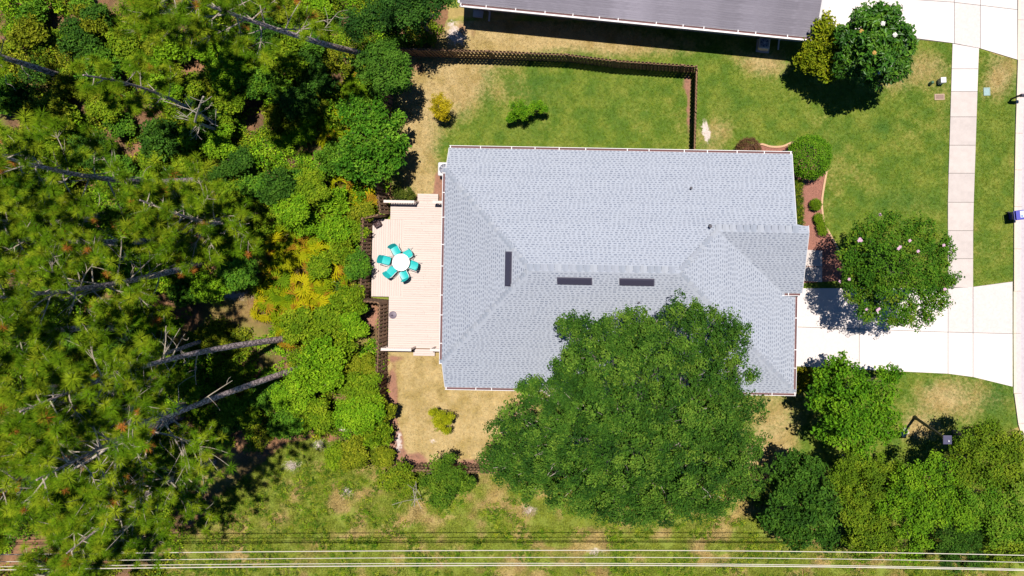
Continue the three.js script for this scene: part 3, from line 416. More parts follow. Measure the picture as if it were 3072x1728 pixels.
// ---------------------------------------------------------------- machines, street things
function condenser(label, p, turn, size, tall, bodyM, discM) {
  const o = thing('air_conditioner', label, 'air conditioner', p, turn);
  part('pad', new RoundedBoxGeometry(size + 0.14, 0.06, size + 0.14, 2, 0.02), agedConcrete[0], o, [0, 0.03, 0]);
  part('casing', new RoundedBoxGeometry(size, tall, size, 5, 0.1), bodyM, o, [0, 0.06 + tall / 2, 0]);
  const fan = part('fan_well', new THREE.CylinderGeometry(size * 0.37, size * 0.37, 0.02, 36), discM, o, [0, tall + 0.062, 0]);
  for (let k = 0; k < 5; k++) { const b = part('fan_blade', boxGeo(size * 0.3, 0.006, 0.11), std(col(150, 156, 176), 0.5), fan, [Math.cos(k * 1.257) * size * 0.19, 0.016, -Math.sin(k * 1.257) * size * 0.19], k * 1.257); b.rotation.x = 0; }
  for (let k = 0; k < 4; k++) part('grille_ring', new THREE.TorusGeometry(size * (0.12 + 0.083 * k), 0.005, 5, 40).rotateX(Math.PI / 2), std(col(222, 224, 228), 0.4), fan, [0, 0.03, 0]);
  for (let k = 0; k < 4; k++) part('grille_bar', boxGeo(size * 0.74, 0.008, 0.018), std(col(236, 236, 238), 0.4), fan, [0, 0.034, 0], k * Math.PI / 4 + 0.25);
  part('hub', new THREE.CylinderGeometry(size * 0.1, size * 0.1, 0.03, 20), std(col(244, 244, 244), 0.4), fan, [0, 0.03, 0]);
}
const darkWell = std(col(78, 80, 104), 0.6);
{ const p = at(1333, 507, 0.9); condenser('white air conditioning unit with fan grille against the grey roofed house', [p.x, 0, p.z], -0.018, 0.9, 0.82, std(col(250, 250, 250), 0.45), darkWell); }
{ const p = at(2294, 128, 0.8); condenser('beige air conditioning unit in the shadow of the dark roofed house', [p.x, 0, p.z], -0.1, 0.74, 0.7, std(col(206, 202, 196), 0.5), darkWell); }
{ const p = at(1434, 41, 0.1), o = thing('splash_pad', 'pale concrete splash pad under the downspout of the dark roofed house', 'splash pad', [p.x, 0, p.z], -0.1); part('plate', new RoundedBoxGeometry(0.66, 0.09, 0.5, 2, 0.02), agedConcrete[1], o, [0, 0.045, 0]); for (const z of [-0.22, 0.22]) part('lip', boxGeo(0.62, 0.05, 0.035), agedConcrete[0], o, [0, 0.112, z]); }
function boxSet(u, v, h, name, label, cat, sx, sz, mat, lidMat) {
  const p = at(u, v, h), o = thing(name, label, cat, [p.x, 0, p.z], 0.05);
  part('body', new RoundedBoxGeometry(sx * 0.92, h, sz * 0.92, 2, 0.02), mat, o, [0, h / 2, 0]); part('lid', new RoundedBoxGeometry(sx, 0.06, sz, 2, 0.025), lidMat ?? mat, o, [0, h + 0.03, 0]);
  return o;
}
boxSet(2830, 240, 0.55, 'utility_pedestal', 'white square utility pedestal on the lawn beside the sidewalk', 'utility box', 0.36, 0.36, std(col(236, 236, 234), 0.6), std(col(250, 250, 250), 0.6));
{ const p = at(2799, 246, 0.5), o = thing('cable_pedestal', 'small green round cable pedestal beside the white utility box', 'utility box', [p.x, 0, p.z]), m = std(col(96, 140, 106), 0.6); part('body', new THREE.LatheGeometry([[0, 0], [0.11, 0], [0.1, 0.42], [0.075, 0.5], [0, 0.52]].map(([x, y]) => new THREE.Vector2(x, y)), 20), m, o); part('collar', new THREE.CylinderGeometry(0.125, 0.125, 0.05, 20), m, o, [0, 0.025, 0]); }
function cover(u, v, label, w, d, frameC, lidC) { const p = at(u, v), o = thing('meter_cover', label, 'meter cover', [p.x, 0, p.z], 0.03); part('frame', new Soup().box(0, 0.02, -d / 2, w + 0.06, 0.05, 0.06).box(0, 0.02, d / 2, w + 0.06, 0.05, 0.06).box(-w / 2, 0.02, 0, 0.06, 0.05, d - 0.06).box(w / 2, 0.02, 0, 0.06, 0.05, d - 0.06).geo(), std(col(...frameC), 0.9), o); part('lid', boxGeo(w - 0.06, 0.035, d - 0.06), std(white, 0.9, { map: speckle(alb(...lidC), 0.3, 64, 12, 12) }), o, [0, 0.018, 0]); }
cover(2818, 291, 'brown rectangular meter cover in the grass near the white utility box', 0.6, 0.34, [206, 178, 152], [168, 140, 124]);
cover(2692, 232, 'brown square meter cover in the grass by the magnolia tree', 0.46, 0.5, [176, 150, 116], [160, 134, 108]);
cover(2960, 275, 'pale blue green meter cover in the grass strip by the road', 0.38, 0.48, [170, 196, 186], [176, 206, 206]);
{ // kerbside mailbox
  const p = at(3034, 297), o = thing('mailbox', 'black mailbox on a post at the kerb of the grass strip', 'mailbox', [p.x, 0, p.z], 0), m = std(col(40, 38, 48), 0.5), m2 = std(col(66, 58, 78), 0.4);
  part('post', new RoundedBoxGeometry(0.1, 1.25, 0.1, 2, 0.015), m, o, [0, 0.625, 0]); part('arm', boxGeo(0.62, 0.08, 0.08), m, o, [0.2, 1.0, 0]); part('brace', new Soup().tube([V3(0.02, 0.65, 0), V3(0.38, 0.98, 0)], [0.03, 0.03], 6).geo(), m, o);
  const sh = new THREE.Shape(); sh.moveTo(-0.09, 0); sh.lineTo(0.09, 0); sh.lineTo(0.09, 0.14); sh.absarc(0, 0.14, 0.09, 0, Math.PI, false); sh.lineTo(-0.09, 0);
  const g = new THREE.ExtrudeGeometry(sh, { depth: 0.5, bevelEnabled: true, bevelSize: 0.008, bevelThickness: 0.008, bevelSegments: 2, curveSegments: 14 }); g.rotateY(Math.PI / 2); part('box', g, m2, o, [0.05, 1.045, 0]); part('door', boxGeo(0.015, 0.2, 0.16), m, o, [0.57, 1.15, 0]); part('flag', boxGeo(0.16, 0.05, 0.012), std(col(190, 40, 40), 0.5), o, [0.35, 1.26, 0.105]); part('cap', new THREE.ConeGeometry(0.08, 0.08, 4).rotateY(Math.PI / 4), m, o, [0, 1.29, 0]);
}
{ // wheeled bin at the kerb
  const p = at(3034, 647), o = thing('wheelie_bin', 'blue wheeled bin with white patch on its lid at the kerb', 'bin', [p.x, 0.0, p.z], 0.12), blue = std(col(20, 26, 160), 0.45), dark = std(col(26, 26, 34), 0.6);
  const s = new Soup(), q = (x, y, z) => V3(x, y, z), lo = [[-0.24, -0.22], [0.24, -0.22], [0.24, 0.22], [-0.24, 0.22]], hi = lo.map(([x, z]) => [x * 1.28, z * 1.28]);
  for (let i = 0; i < 4; i++) { const j = (i + 1) % 4; s.quad(q(lo[j][0], 0.08, lo[j][1]), q(lo[i][0], 0.08, lo[i][1]), q(hi[i][0], 0.98, hi[i][1]), q(hi[j][0], 0.98, hi[j][1])); } s.quad(q(...[lo[0][0], 0.08, lo[0][1]]), q(lo[1][0], 0.08, lo[1][1]), q(lo[2][0], 0.08, lo[2][1]), q(lo[3][0], 0.08, lo[3][1]));
  part('body', s.geo(), blue, o); part('rim', new Soup().box(0, 0.98, -0.29, 0.66, 0.05, 0.05).box(0, 0.98, 0.29, 0.66, 0.05, 0.05).box(-0.31, 0.98, 0, 0.05, 0.05, 0.53).box(0.31, 0.98, 0, 0.05, 0.05, 0.53).geo(), blue, o);
  const lid = part('lid', new RoundedBoxGeometry(0.56, 0.07, 0.62, 3, 0.03), std(col(24, 34, 190), 0.4), o, [0.04, 1.045, 0]); part('white_lid_patch', new RoundedBoxGeometry(0.26, 0.02, 0.44, 2, 0.008), std(col(232, 238, 248), 0.4), lid, [0.12, 0.036, -0.04]); part('handle_recess', new RoundedBoxGeometry(0.1, 0.022, 0.12, 2, 0.008), std(col(40, 130, 226), 0.4), lid, [0.1, 0.04, 0.08]);  // white rounded patch raised on part of the lid
  part('handle', new Soup().tube([V3(-0.3, 0.94, -0.24), V3(-0.42, 0.98, -0.24), V3(-0.42, 0.98, 0.24), V3(-0.3, 0.94, 0.24)], [0.02, 0.02, 0.02, 0.02], 8).geo(), dark, o);
  for (const z of [-0.27, 0.27]) part('wheel', new THREE.CylinderGeometry(0.12, 0.12, 0.05, 20).rotateX(Math.PI / 2), dark, o, [-0.24, 0.12, z]); part('axle', new Soup().tube([V3(-0.24, 0.12, -0.25), V3(-0.24, 0.12, 0.25)], [0.012, 0.012], 6).geo(), dark, o);
}
{ // street lamp
  const p = at(2744, 1252), o = thing('street_lamp', 'dark street lamp post with a square head beside the corner trees', 'street lamp', [p.x, 0, p.z]), m = std(col(36, 42, 36), 0.6), hm = std(col(84, 82, 112), 0.35);
  part('pole', new Soup().tube([V3(0, 0, 0), V3(0, 0.5, 0), V3(0, 4.9, 0)], [0.11, 0.1, 0.085], 12).geo(), m, o); part('collar', new THREE.LatheGeometry([[0.14, 0], [0.15, 0.1], [0.12, 0.3], [0.09, 0.42]].map(([x, y]) => new THREE.Vector2(x, y)), 16), m, o);
  const head = part('lamp_head', new THREE.CylinderGeometry(0.34, 0.22, 0.3, 4, 1).rotateY(Math.PI / 4), hm, o, [0, 5.1, 0]); part('roof_plate', new RoundedBoxGeometry(0.52, 0.05, 0.52, 2, 0.02), hm, head, [0, 0.17, 0]); part('glint_finial', new THREE.SphereGeometry(0.055, 14, 10), std(col(244, 244, 246), 0.3), head, [0.06, 0.22, 0.06]); part('diffuser', boxGeo(0.3, 0.02, 0.3), std(col(230, 230, 225), 0.3), head, [0, -0.16, 0]);  // near-white finial ball: a bright reflection on the head put into its colour
  const q = at(2712, 1296), s = thing('stone_slab', 'small pale stone slab on the ground by the street lamp', 'stone', [q.x, 0, q.z], 0.6); part('slab', new RoundedBoxGeometry(0.55, 0.08, 0.5, 2, 0.03), agedConcrete[1], s, [0, 0.04, 0]); part('chip', new THREE.DodecahedronGeometry(0.05, 0), agedConcrete[0], s, [0.1, 0.1, 0.05]);
}
{ // overhead cables, sagging between poles that stand outside the frame
  const m = std(col(242, 234, 214), 0.5), rnd = random(3);
  [[1651, 5.2, 0.024, 'uppermost pale overhead cable crossing above the rough strip'], [1672, 5.6, 0.019, 'thin second pale overhead cable above the rough strip'], [1690, 6.1, 0.021, 'pale overhead cable paired with another at the outer edge of the strip'], [1696, 6.2, 0.03, 'thick outermost pale overhead cable above the rough strip']].forEach(([v, h, r, label], i) => {
    const mid = at(1800, v, h), pts = [], rads = []; for (let k = 0; k <= 60; k++) { const x = mix(-52, 40, k / 60), t = (x - mid.x + 0.5) / 24; pts.push(V3(x, h + 0.62 * t * t * (x < 0 ? 0.45 : 0.95) + (i === 2 ? 0.1 * t : 0), mid.z)); rads.push(r); }
    const o = part(numbered('overhead_cable'), new Soup().tube(pts, rads, 6).geo(), m, scene); tag(o, label, 'cable');
  });
}

// ---------------------------------------------------------------- vegetation
function leafClump(n, R, len, wid, seed, flat = 0.7) {              // a spray of folded leaves
  const s = new Soup(), r = random(seed), q = new THREE.Quaternion(), e = new THREE.Euler();
  for (let i = 0; i < n; i++) {
    const c = V3(r() - 0.5, (r() - 0.5) * flat, r() - 0.5).multiplyScalar(R * 2), k = 0.7 + r() * 0.6, L = len * k, w = wid * k;
    q.setFromEuler(e.set((r() - 0.5) * 1.7, r() * 6.28, (r() - 0.5) * 1.7));
    const f = (x, y, z) => V3(x, y, z).applyQuaternion(q).add(c), a = f(0, 0, -L / 2), b = f(w / 2, w * 0.18, 0), d = f(-w / 2, w * 0.18, 0), t = f(0, -L * 0.06, L / 2);
    s.tri(a, t, b); s.tri(a, d, t);
  }
  return s.geo();
}
const clumps = {
  oak: leafClump(13, 0.2, 0.13, 0.075, 1), broad: leafClump(10, 0.22, 0.18, 0.1, 2), glossy: leafClump(9, 0.24, 0.24, 0.11, 3), fine: leafClump(18, 0.14, 0.07, 0.045, 4), shrub: leafClump(12, 0.19, 0.12, 0.075, 6), airy: leafClump(8, 0.26, 0.15, 0.07, 7), weed: leafClump(9, 0.14, 0.13, 0.04, 9, 0.5),
};
const leaf = (roughness, specularIntensity) => new THREE.MeshPhysicalMaterial({ color: white, roughness, specularIntensity }), leafM = leaf(0.75, 0.3), glossM = leaf(0.45, 0.5), softM = leaf(0.9, 0.15);
const UP = V3(0, 1, 0);
function foliage(parent, name, lobes, { geo = clumps.oak, mat = leafM, dens = 18, tones, seed = 1, squash = 0.78, scale = 1, rough = 0.3, low = -0.3, ragged = 0.62, spray = 0.27, even = false, fill = 0.15, split = 7, core = 3 }) {
  const r = random(seed), put = [], m = new THREE.Matrix4(), q = new THREE.Quaternion(), q2 = new THREE.Quaternion(), C = tones.map((t) => col(...t));
  const inner = even ? [] : lobes;
  if (!even && split) lobes = lobes.flatMap((L) => { const o = []; const n = L.r > 0.9 ? split : Math.min(split, 4); for (let i = 0; i < n; i++) { const y = -0.15 + 1.1 * r(), a = (i / n + 0.1 * r()) * 6.2832 * 1.62, h = Math.sqrt(Math.max(0, 1 - y * y)), k = L.r * (0.5 + 0.14 * r()); o.push({ c: L.c.clone().add(V3(h * Math.cos(a) * k, y * k * squash, h * Math.sin(a) * k)), r: L.r * (0.42 + 0.16 * r()) }); } return o; });
  const buried = (p, li) => lobes.some((o, oi) => oi !== li && Math.hypot(p.x - o.c.x, (p.y - o.c.y) / squash, p.z - o.c.z) < o.r * 0.66);
  lobes.forEach((L, li) => {
    const area = 12.57 * L.r * L.r * 0.75, ph = r() * 100, tint = r(), R = even ? 0 : Math.min(spray, L.r * 0.45), n = even ? Math.round(dens * area) : Math.max(5, Math.round(area * fill / (R * R))), per = even ? 1 : Math.max(4, Math.round(dens * area * 1.15 / n));
    for (let i = 0; i < n; i++) {                                   // boughs end in sprays; each spray is a handful of leaf clumps
      const y = low + (1 - low) * r(), a = r() * 6.2832, h = Math.sqrt(Math.max(0, 1 - y * y)), d = V3(h * Math.cos(a), y, h * Math.sin(a));
      const bump = (fbm(d.x * 2.6 + ph, d.z * 2.6 + d.y * 2 + ph, 3) - 0.5) * 2 * rough, f = (1 - ragged + ragged * Math.sqrt(r()) * 1.15) * (1 + bump) * (1 - R / L.r * 0.5), c = V3(d.x * f * L.r, d.y * f * L.r * squash, d.z * f * L.r).add(L.c), k0 = tint * 0.3 + r() * 0.7 - 0.05, size = 0.7 + 0.6 * r();
      if (buried(c, li)) continue;
      for (let j = 0; j < per; j++) { const b = V3(r() - 0.5, r() - 0.5, r() - 0.5); b.multiplyScalar(R * size * 2 * (0.45 + 0.55 * r()) / Math.max(0.5, b.length() * 2)); const p = c.clone().add(V3(b.x, b.y * 0.45, b.z)); if (p.y < 0.04) p.y = 0.04 + r() * 0.1; put.push([p, d, k0]); }
    }
  });
  for (const L of inner) { const n = Math.round(L.r * L.r * L.r * 4.2 * core + 6); for (let i = 0; i < n; i++) { const b = V3(r() - 0.5, r() - 0.6, r() - 0.5), k = Math.cbrt(r()) * L.r * 0.8 / Math.max(0.05, b.length()); const p = V3(b.x * k, b.y * k * squash, b.z * k).add(L.c); if (p.y > 0.05) put.push([p, V3(0, 1, 0), 0.3]); } }
  const im = shade(new THREE.InstancedMesh(geo, mat, put.length)); im.name = name; im.userData.kind = 'stuff';
  const c = new THREE.Color(), one = V3(1, 1, 1);
  put.forEach(([p, d, tint], i) => {
    q.setFromUnitVectors(UP, d.clone().multiplyScalar(0.6).add(V3((r() - 0.5) * 1.5, 0.7, (r() - 0.5) * 1.5)).normalize()); q2.setFromAxisAngle(UP, r() * 6.283); q.multiply(q2);
    const s = scale * (0.7 + 0.65 * r()); m.compose(p, q, one.set(s, s, s)); im.setMatrixAt(i, m);
    const k = clamp(tint + r() * 0.4 - 0.1) * (C.length - 1), lo = Math.min(C.length - 2, Math.floor(k)); c.copy(C[Math.max(0, lo)]).lerp(C[Math.min(C.length - 1, lo + 1)], k - lo).multiplyScalar(0.8 + 0.4 * r()); im.setColorAt(i, c);
  });
  parent.add(im); return im;
}
const barkOf = (r, g, b, k = 0.6) => { const t = texture(64, 256, (x, y) => { const n = wrapNoise(x, y, 64, 256, 9, 26, 3), e = smooth(0.42, 0.56, n); return alb(r, g, b).map((q) => q * (1 - k + k * 1.5 * e + 0.2 * (hash(x, y) - 0.5))); }, true, 2, 0.5); return std(white, 1, { map: t }); };
const greyBark = barkOf(150, 134, 120), pineBark = barkOf(194, 172, 168, 0.65), paleBark = barkOf(206, 194, 178, 0.3), limbBark = barkOf(200, 186, 164, 0.35);
function stemTo(s, a, b, r0, r1, bend, rnd, seg = 7, n = 5) { const pts = [], rads = []; const off = V3(rnd() - 0.5, (rnd() - 0.5) * 0.4, rnd() - 0.5).multiplyScalar(bend); for (let i = 0; i <= n; i++) { const t = i / n; pts.push(a.clone().lerp(b, t).addScaledVector(off, Math.sin(t * Math.PI))); rads.push(mix(r0, r1, t)); } s.tube(pts, rads, seg); return pts; }
// a leafy tree: lobes are [u, v, radius in pixels, height] read off the photo
function leafyTree(name, label, category, lobesPx, o = {}) {
  const L = lobesPx.map(([u, v, rp, h]) => ({ w: at(u, v, h), r: rp * (CAM_H - h) / FOCAL })), c = o.foot ? at(...o.foot) : L.reduce((s, l) => s.add(l.w), V3(0, 0, 0)).divideScalar(L.length); c.y = 0;
  const g = thing(name, label, category, c, 0, o.group), rnd = random((o.seed ?? 1) * 13 + 5), s = new Soup(), lobes = L.map((l) => ({ c: l.w.clone().sub(c), r: l.r }));
  const top = Math.max(...lobes.map((l) => l.c.y)), fork = V3((rnd() - 0.5) * 0.3, Math.max(0.25, top * 0.32), (rnd() - 0.5) * 0.3), tr = o.trunk ?? Math.max(0.04, top * 0.022);
  stemTo(s, V3(0, -0.05, 0), fork, tr * 1.25, tr, 0.1, rnd, 9);
  for (const l of lobes) { const end = l.c.clone().add(V3(0, -l.r * 0.2, 0)); const pts = stemTo(s, fork, end, tr * 0.6, tr * 0.12, 0.5, rnd, 6); for (let k = 0; k < (o.twigs ?? 4); k++) { const a = rnd() * 6.28, d = V3(Math.cos(a), 0.5 + rnd() * 0.5, Math.sin(a)).normalize(); stemTo(s, pts[3], l.c.clone().addScaledVector(d, l.r * 0.6), Math.min(0.04, tr * 0.2), 0.012, 0.3, rnd, 5, 4); } }
  part('trunk', s.geo(), o.bark ?? greyBark, g);
  foliage(g, 'crown', lobes, { seed: (o.seed ?? 1) * 101, ...o });
  return g;
}
function blossoms(tree, list, mat, petals, size) {                  // flowers that show singly: [u, v, height]
  const s = new Soup(); for (let k = 0; k < petals; k++) { const a = k / petals * 6.283, q = new THREE.Quaternion().setFromEuler(new THREE.Euler(0.5 + 0.25 * (k % 2), a, 0, 'YXZ')), f = (x, y, z) => V3(x, y, z).applyQuaternion(q); s.tri(f(0, 0, 0), f(size * 0.36, 0.02, size * 0.55), f(0, 0.05, size)); s.tri(f(0, 0, 0), f(0, 0.05, size), f(-size * 0.36, 0.02, size * 0.55)); }
  const g = s.geo(); list.forEach(([u, v, h], i) => { const p = at(u, v, h).sub(tree.position), o = part('blossom', g, mat, tree, p, i * 1.7); o.rotation.x = 0.2; });
}
const GREEN = [[58, 108, 20], [88, 140, 26], [124, 168, 36]], BRIGHT = [[86, 140, 8], [124, 174, 14], [162, 200, 34]], OLIVE = [[72, 106, 8], [102, 136, 14], [142, 164, 30]], DARK = [[42, 82, 14], [62, 108, 22], [94, 138, 36]], YELLOW = [[132, 140, 10], [186, 186, 20], [226, 214, 40]], OAKG = [[32, 70, 12], [52, 96, 18], [80, 122, 28], [120, 154, 46]];
// big oak overhanging the roof
const oak = leafyTree('oak_tree', 'huge spreading oak with dense dark green crown overhanging the grey roof', 'tree', [
  [1712, 975, 48, 7], [1770, 1010, 70, 7.4], [1860, 1000, 85, 7.6], [1960, 990, 80, 8], [2050, 945, 66, 8.2], [2140, 990, 82, 7.8], [2195, 1000, 60, 7.2], [1718, 1100, 72, 6.8], [1800, 1110, 110, 8.5], [1930, 1110, 115, 9], [2060, 1100, 110, 9], [2180, 1110, 85, 7.6], [1615, 1170, 66, 6], [1720, 1220, 105, 8],
  [1850, 1230, 120, 9.6], [1990, 1230, 120, 9.6], [2120, 1230, 105, 8.6], [2215, 1220, 78, 7], [1545, 1270, 84, 6], [1640, 1320, 100, 7], [1770, 1350, 115, 8.2], [1900, 1350, 118, 8.6], [2030, 1350, 115, 8.2], [2150, 1340, 105, 7.6], [2228, 1330, 72, 6], [1505, 1365, 74, 5], [1600, 1425, 85, 5], [1730, 1455, 95, 6], [1870, 1470, 105, 6], [2010, 1470, 105, 6], [2140, 1450, 95, 6], [2225, 1430, 75, 5], [1800, 1510, 52, 4], [1950, 1515, 58, 4], [2090, 1505, 58, 4]],
  { foot: [1850, 1300], tones: OAKG, dens: 9, spray: 0.32, fill: 0.125, core: 2.4, split: 8, scale: 0.95, ragged: 0.7, seed: 3, trunk: 0.38, twigs: 5, bark: paleBark, squash: 0.72, rough: 0.42 });
{ // pale twigs showing through the oak crown
  const s = new Soup(), r = random(12); for (let k = 0; k < 26; k++) { const u = 1560 + r() * 640, v = 1040 + r() * 460, h = 7.6 + r() * 1.6 - Math.abs(v - 1230) / 160, a = at(u, v, h).sub(oak.position), t = r() * 6.28, L = 0.5 + r() * 1.0, b = a.clone().add(V3(Math.cos(t) * L, 0.3 + r() * 0.3, Math.sin(t) * L)); const p = stemTo(s, a, b, 0.03, 0.014, 0.3, r, 5); stemTo(s, p[2], p[2].clone().add(V3(r() - 0.5, 0.4, r() - 0.5).multiplyScalar(0.9)), 0.018, 0.01, 0.2, r, 4); }
  part('twig_wood', s.geo(), paleBark, oak);
}
const magnolia = leafyTree('magnolia_tree', 'magnolia with glossy dark leaves and white blossoms beside the white driveway', 'tree', [[2600, 62, 58, 4.6], [2650, 40, 40, 4.8], [2665, 95, 64, 5], [2705, 125, 44, 4.2], [2560, 115, 58, 4.3], [2630, 160, 76, 5.2], [2555, 180, 56, 3.8], [2685, 195, 54, 3.8], [2620, 215, 44, 3.2], [2700, 150, 34, 3.4]], { tones: [[42, 88, 14], [66, 118, 20], [104, 150, 36]], geo: clumps.glossy, mat: glossM, dens: 9, seed: 5, rough: 0.45, squash: 0.9 });
blossoms(magnolia, [[2686, 104, 6.1], [2714, 135, 5.1], [2661, 185, 5.9], [2672, 193, 5.5], [2640, 217, 4.4], [2650, 70, 6.2]], std(col(250, 248, 238), 0.6), 8, 0.16);
blossoms(magnolia, [[2585, 93, 5.7], [2624, 158, 6.9]], std(col(206, 160, 66), 0.7), 7, 0.14);
leafyTree('loquat_bush', 'yellowish olive bush growing between the magnolia and the dark roofed house', 'bush', [[2480, 88, 44, 3], [2450, 130, 40, 2.8], [2440, 175, 46, 2.6], [2412, 190, 34, 2.2], [2478, 195, 42, 2.8], [2505, 150, 36, 3.2], [2500, 105, 34, 3]], { tones: [[98, 124, 6], [136, 154, 12], [176, 180, 28]], geo: clumps.broad, dens: 17, seed: 6 });
const myrtle = leafyTree('crape_myrtle', 'crape myrtle with pink blossoms shading the driveway and front bed', 'tree', [[2600, 700, 56, 5.6], [2680, 690, 60, 5.8], [2755, 690, 56, 5.6], [2810, 745, 54, 5.6], [2825, 820, 52, 5.6], [2808, 890, 50, 5.4], [2755, 935, 52, 5.2], [2680, 935, 56, 5.2], [2605, 915, 50, 5.2], [2572, 850, 52, 5.6], [2565, 775, 54, 5.8], [2645, 765, 62, 6.8], [2730, 765, 62, 6.8], [2755, 835, 60, 6.6], [2680, 850, 62, 6.8], [2615, 830, 54, 6.4]],
  { tones: [[44, 92, 8], [66, 116, 12], [94, 142, 24], [128, 150, 34]], geo: clumps.shrub, dens: 9, fill: 0.18, seed: 8, rough: 0.45, squash: 0.85 });
blossoms(myrtle, [[2580, 717, 7], [2577, 722, 7], [2584, 722, 7], [2641, 644, 5.6], [2701, 741, 8.4], [2696, 746, 8.4], [2730, 722, 8.2], [2755, 754, 8], [2832, 736, 6.6], [2548, 838, 6.4], [2633, 931, 6.4], [2638, 927, 6.4], [2600, 928, 6], [2835, 868, 6.6], [2787, 957, 5.8], [2520, 845, 5.4]], std(col(238, 190, 218), 0.7), 6, 0.1);
const corner = { geo: clumps.broad, group: 'corner trees' };
leafyTree('young_maple', 'bright green open crowned young tree at the driveway corner of the house', 'tree', [[2505, 1085, 34, 3.4], [2490, 1130, 48, 4], [2560, 1150, 66, 5], [2470, 1200, 50, 4.2], [2550, 1240, 72, 5.6], [2625, 1190, 62, 5], [2650, 1270, 58, 4.6], [2575, 1320, 58, 4.6], [2500, 1285, 50, 4.2], [2665, 1120, 30, 3.4]], { tones: [[62, 116, 8], [92, 148, 12], [132, 178, 28]], geo: clumps.broad, dens: 8, seed: 10, rough: 0.6 });
leafyTree('laurel_oak', 'dark green tree leaning over the end of the wooden fence', 'tree', [[2375, 1390, 46, 4], [2340, 1440, 34, 3.6], [2425, 1425, 56, 4.8], [2375, 1505, 66, 5], [2455, 1500, 66, 5.4], [2400, 1580, 60, 4.2], [2475, 1590, 52, 4.2], [2330, 1560, 44, 3.6]], { tones: DARK, geo: clumps.broad, dens: 13, seed: 11, rough: 0.45 });
leafyTree('wax_myrtle', 'olive green tree between the dark leaning tree and the bright canopy', 'tree', [[2560, 1390, 58, 4.6], [2525, 1450, 54, 4.6], [2590, 1460, 62, 5.2], [2550, 1520, 54, 4.4], [2630, 1400, 50, 4.6], [2680, 1420, 48, 4.4]], { tones: OLIVE, geo: clumps.shrub, dens: 14, seed: 12 });
leafyTree('cherry_laurel', 'bright lime green broad canopy beyond the street lamp', 'tree', [[2735, 1455, 72, 5.2], [2810, 1420, 66, 5.2], [2690, 1500, 60, 5], [2770, 1530, 72, 5.4], [2840, 1500, 66, 5.2], [2740, 1590, 54, 4.4], [2720, 1650, 40, 3.4], [2880, 1540, 52, 4.8]], { tones: [[70, 118, 8], [100, 150, 12], [140, 180, 28]], geo: clumps.shrub, dens: 11, seed: 13 });
leafyTree('holly_tree', 'olive brown tree crown touching the road kerb', 'tree', [[2900, 1330, 60, 4.8], [2970, 1310, 58, 4.6], [3030, 1330, 56, 4.6], [2960, 1390, 66, 5.2], [3030, 1410, 60, 5], [2890, 1400, 56, 4.8]], { tones: OLIVE, geo: clumps.shrub, dens: 15, seed: 14 });
leafyTree('sweetgum', 'mid green tree behind the olive brown crown by the road', 'tree', [[2950, 1480, 66, 5.4], [3030, 1500, 66, 5.4], [2990, 1560, 64, 5], [3060, 1570, 56, 4.6], [2920, 1540, 50, 4.6]], { tones: [[70, 124, 14], [104, 150, 24], [140, 172, 44]], geo: clumps.shrub, dens: 14, seed: 15 });
leafyTree('yaupon', 'low olive tree at the edge of the rough strip under the cables', 'tree', [[2600, 1590, 56, 3.8], [2650, 1620, 50, 3.6], [2580, 1640, 46, 3.2], [2630, 1550, 44, 3.8]], { tones: OLIVE, geo: clumps.shrub, dens: 15, seed: 16 });
leafyTree('red_cedar', 'dark blue green tree next to the cables at the corner', 'tree', [[2870, 1620, 62, 4.4], [2920, 1660, 52, 3.8], [2850, 1670, 46, 3.4], [2900, 1590, 46, 4.4]], { tones: DARK, geo: clumps.fine, dens: 22, seed: 17 });
leafyTree('water_oak', 'yellowish olive tree at the corner behind the cables', 'tree', [[2760, 1640, 44, 3.6], [3000, 1630, 56, 4], [3060, 1640, 50, 4], [2960, 1670, 40, 3.2]].slice(1), { tones: OLIVE, geo: clumps.shrub, dens: 15, seed: 18 });
// trees along the wood's edge
leafyTree('round_tree', 'round topped dense green tree at the corner of the wooden fence', 'tree', [[1165, 165, 48, 4], [1120, 190, 44, 3.6], [1205, 195, 46, 4], [1160, 220, 58, 4.8], [1110, 225, 36, 3.2], [1195, 245, 42, 3.8], [1155, 262, 38, 3.2], [1140, 150, 34, 3.4]], { tones: [[48, 92, 16], [72, 120, 22], [104, 148, 40]], geo: clumps.shrub, dens: 15, seed: 20, squash: 0.85 });
leafyTree('leafy_tree', 'wide bright green tree leaning over the wooden fence onto the dry lawn', 'tree', [[1060, 330, 46, 3], [1120, 345, 52, 3.4], [1175, 365, 42, 3], [1085, 420, 60, 3.8], [1160, 430, 52, 3.6], [1195, 440, 32, 3], [1060, 490, 48, 3], [1125, 500, 52, 3.4], [1180, 480, 38, 3]], { tones: [[54, 110, 12], [86, 148, 22], [130, 176, 44]], geo: clumps.broad, dens: 9, seed: 21 });
leafyTree('evergreen_oak', 'shadowy dark tree beside the gable of the dark roofed house', 'tree', [[1150, 30, 66, 5], [1230, 10, 70, 6], [1300, 0, 56, 5.6], [1080, 70, 56, 4], [1250, 60, 46, 4], [1340, -20, 40, 5], [1190, 80, 44, 3.6]], { tones: [[30, 70, 14], [52, 98, 24], [80, 126, 36]], geo: clumps.shrub, dens: 12, seed: 22, rough: 0.5 });
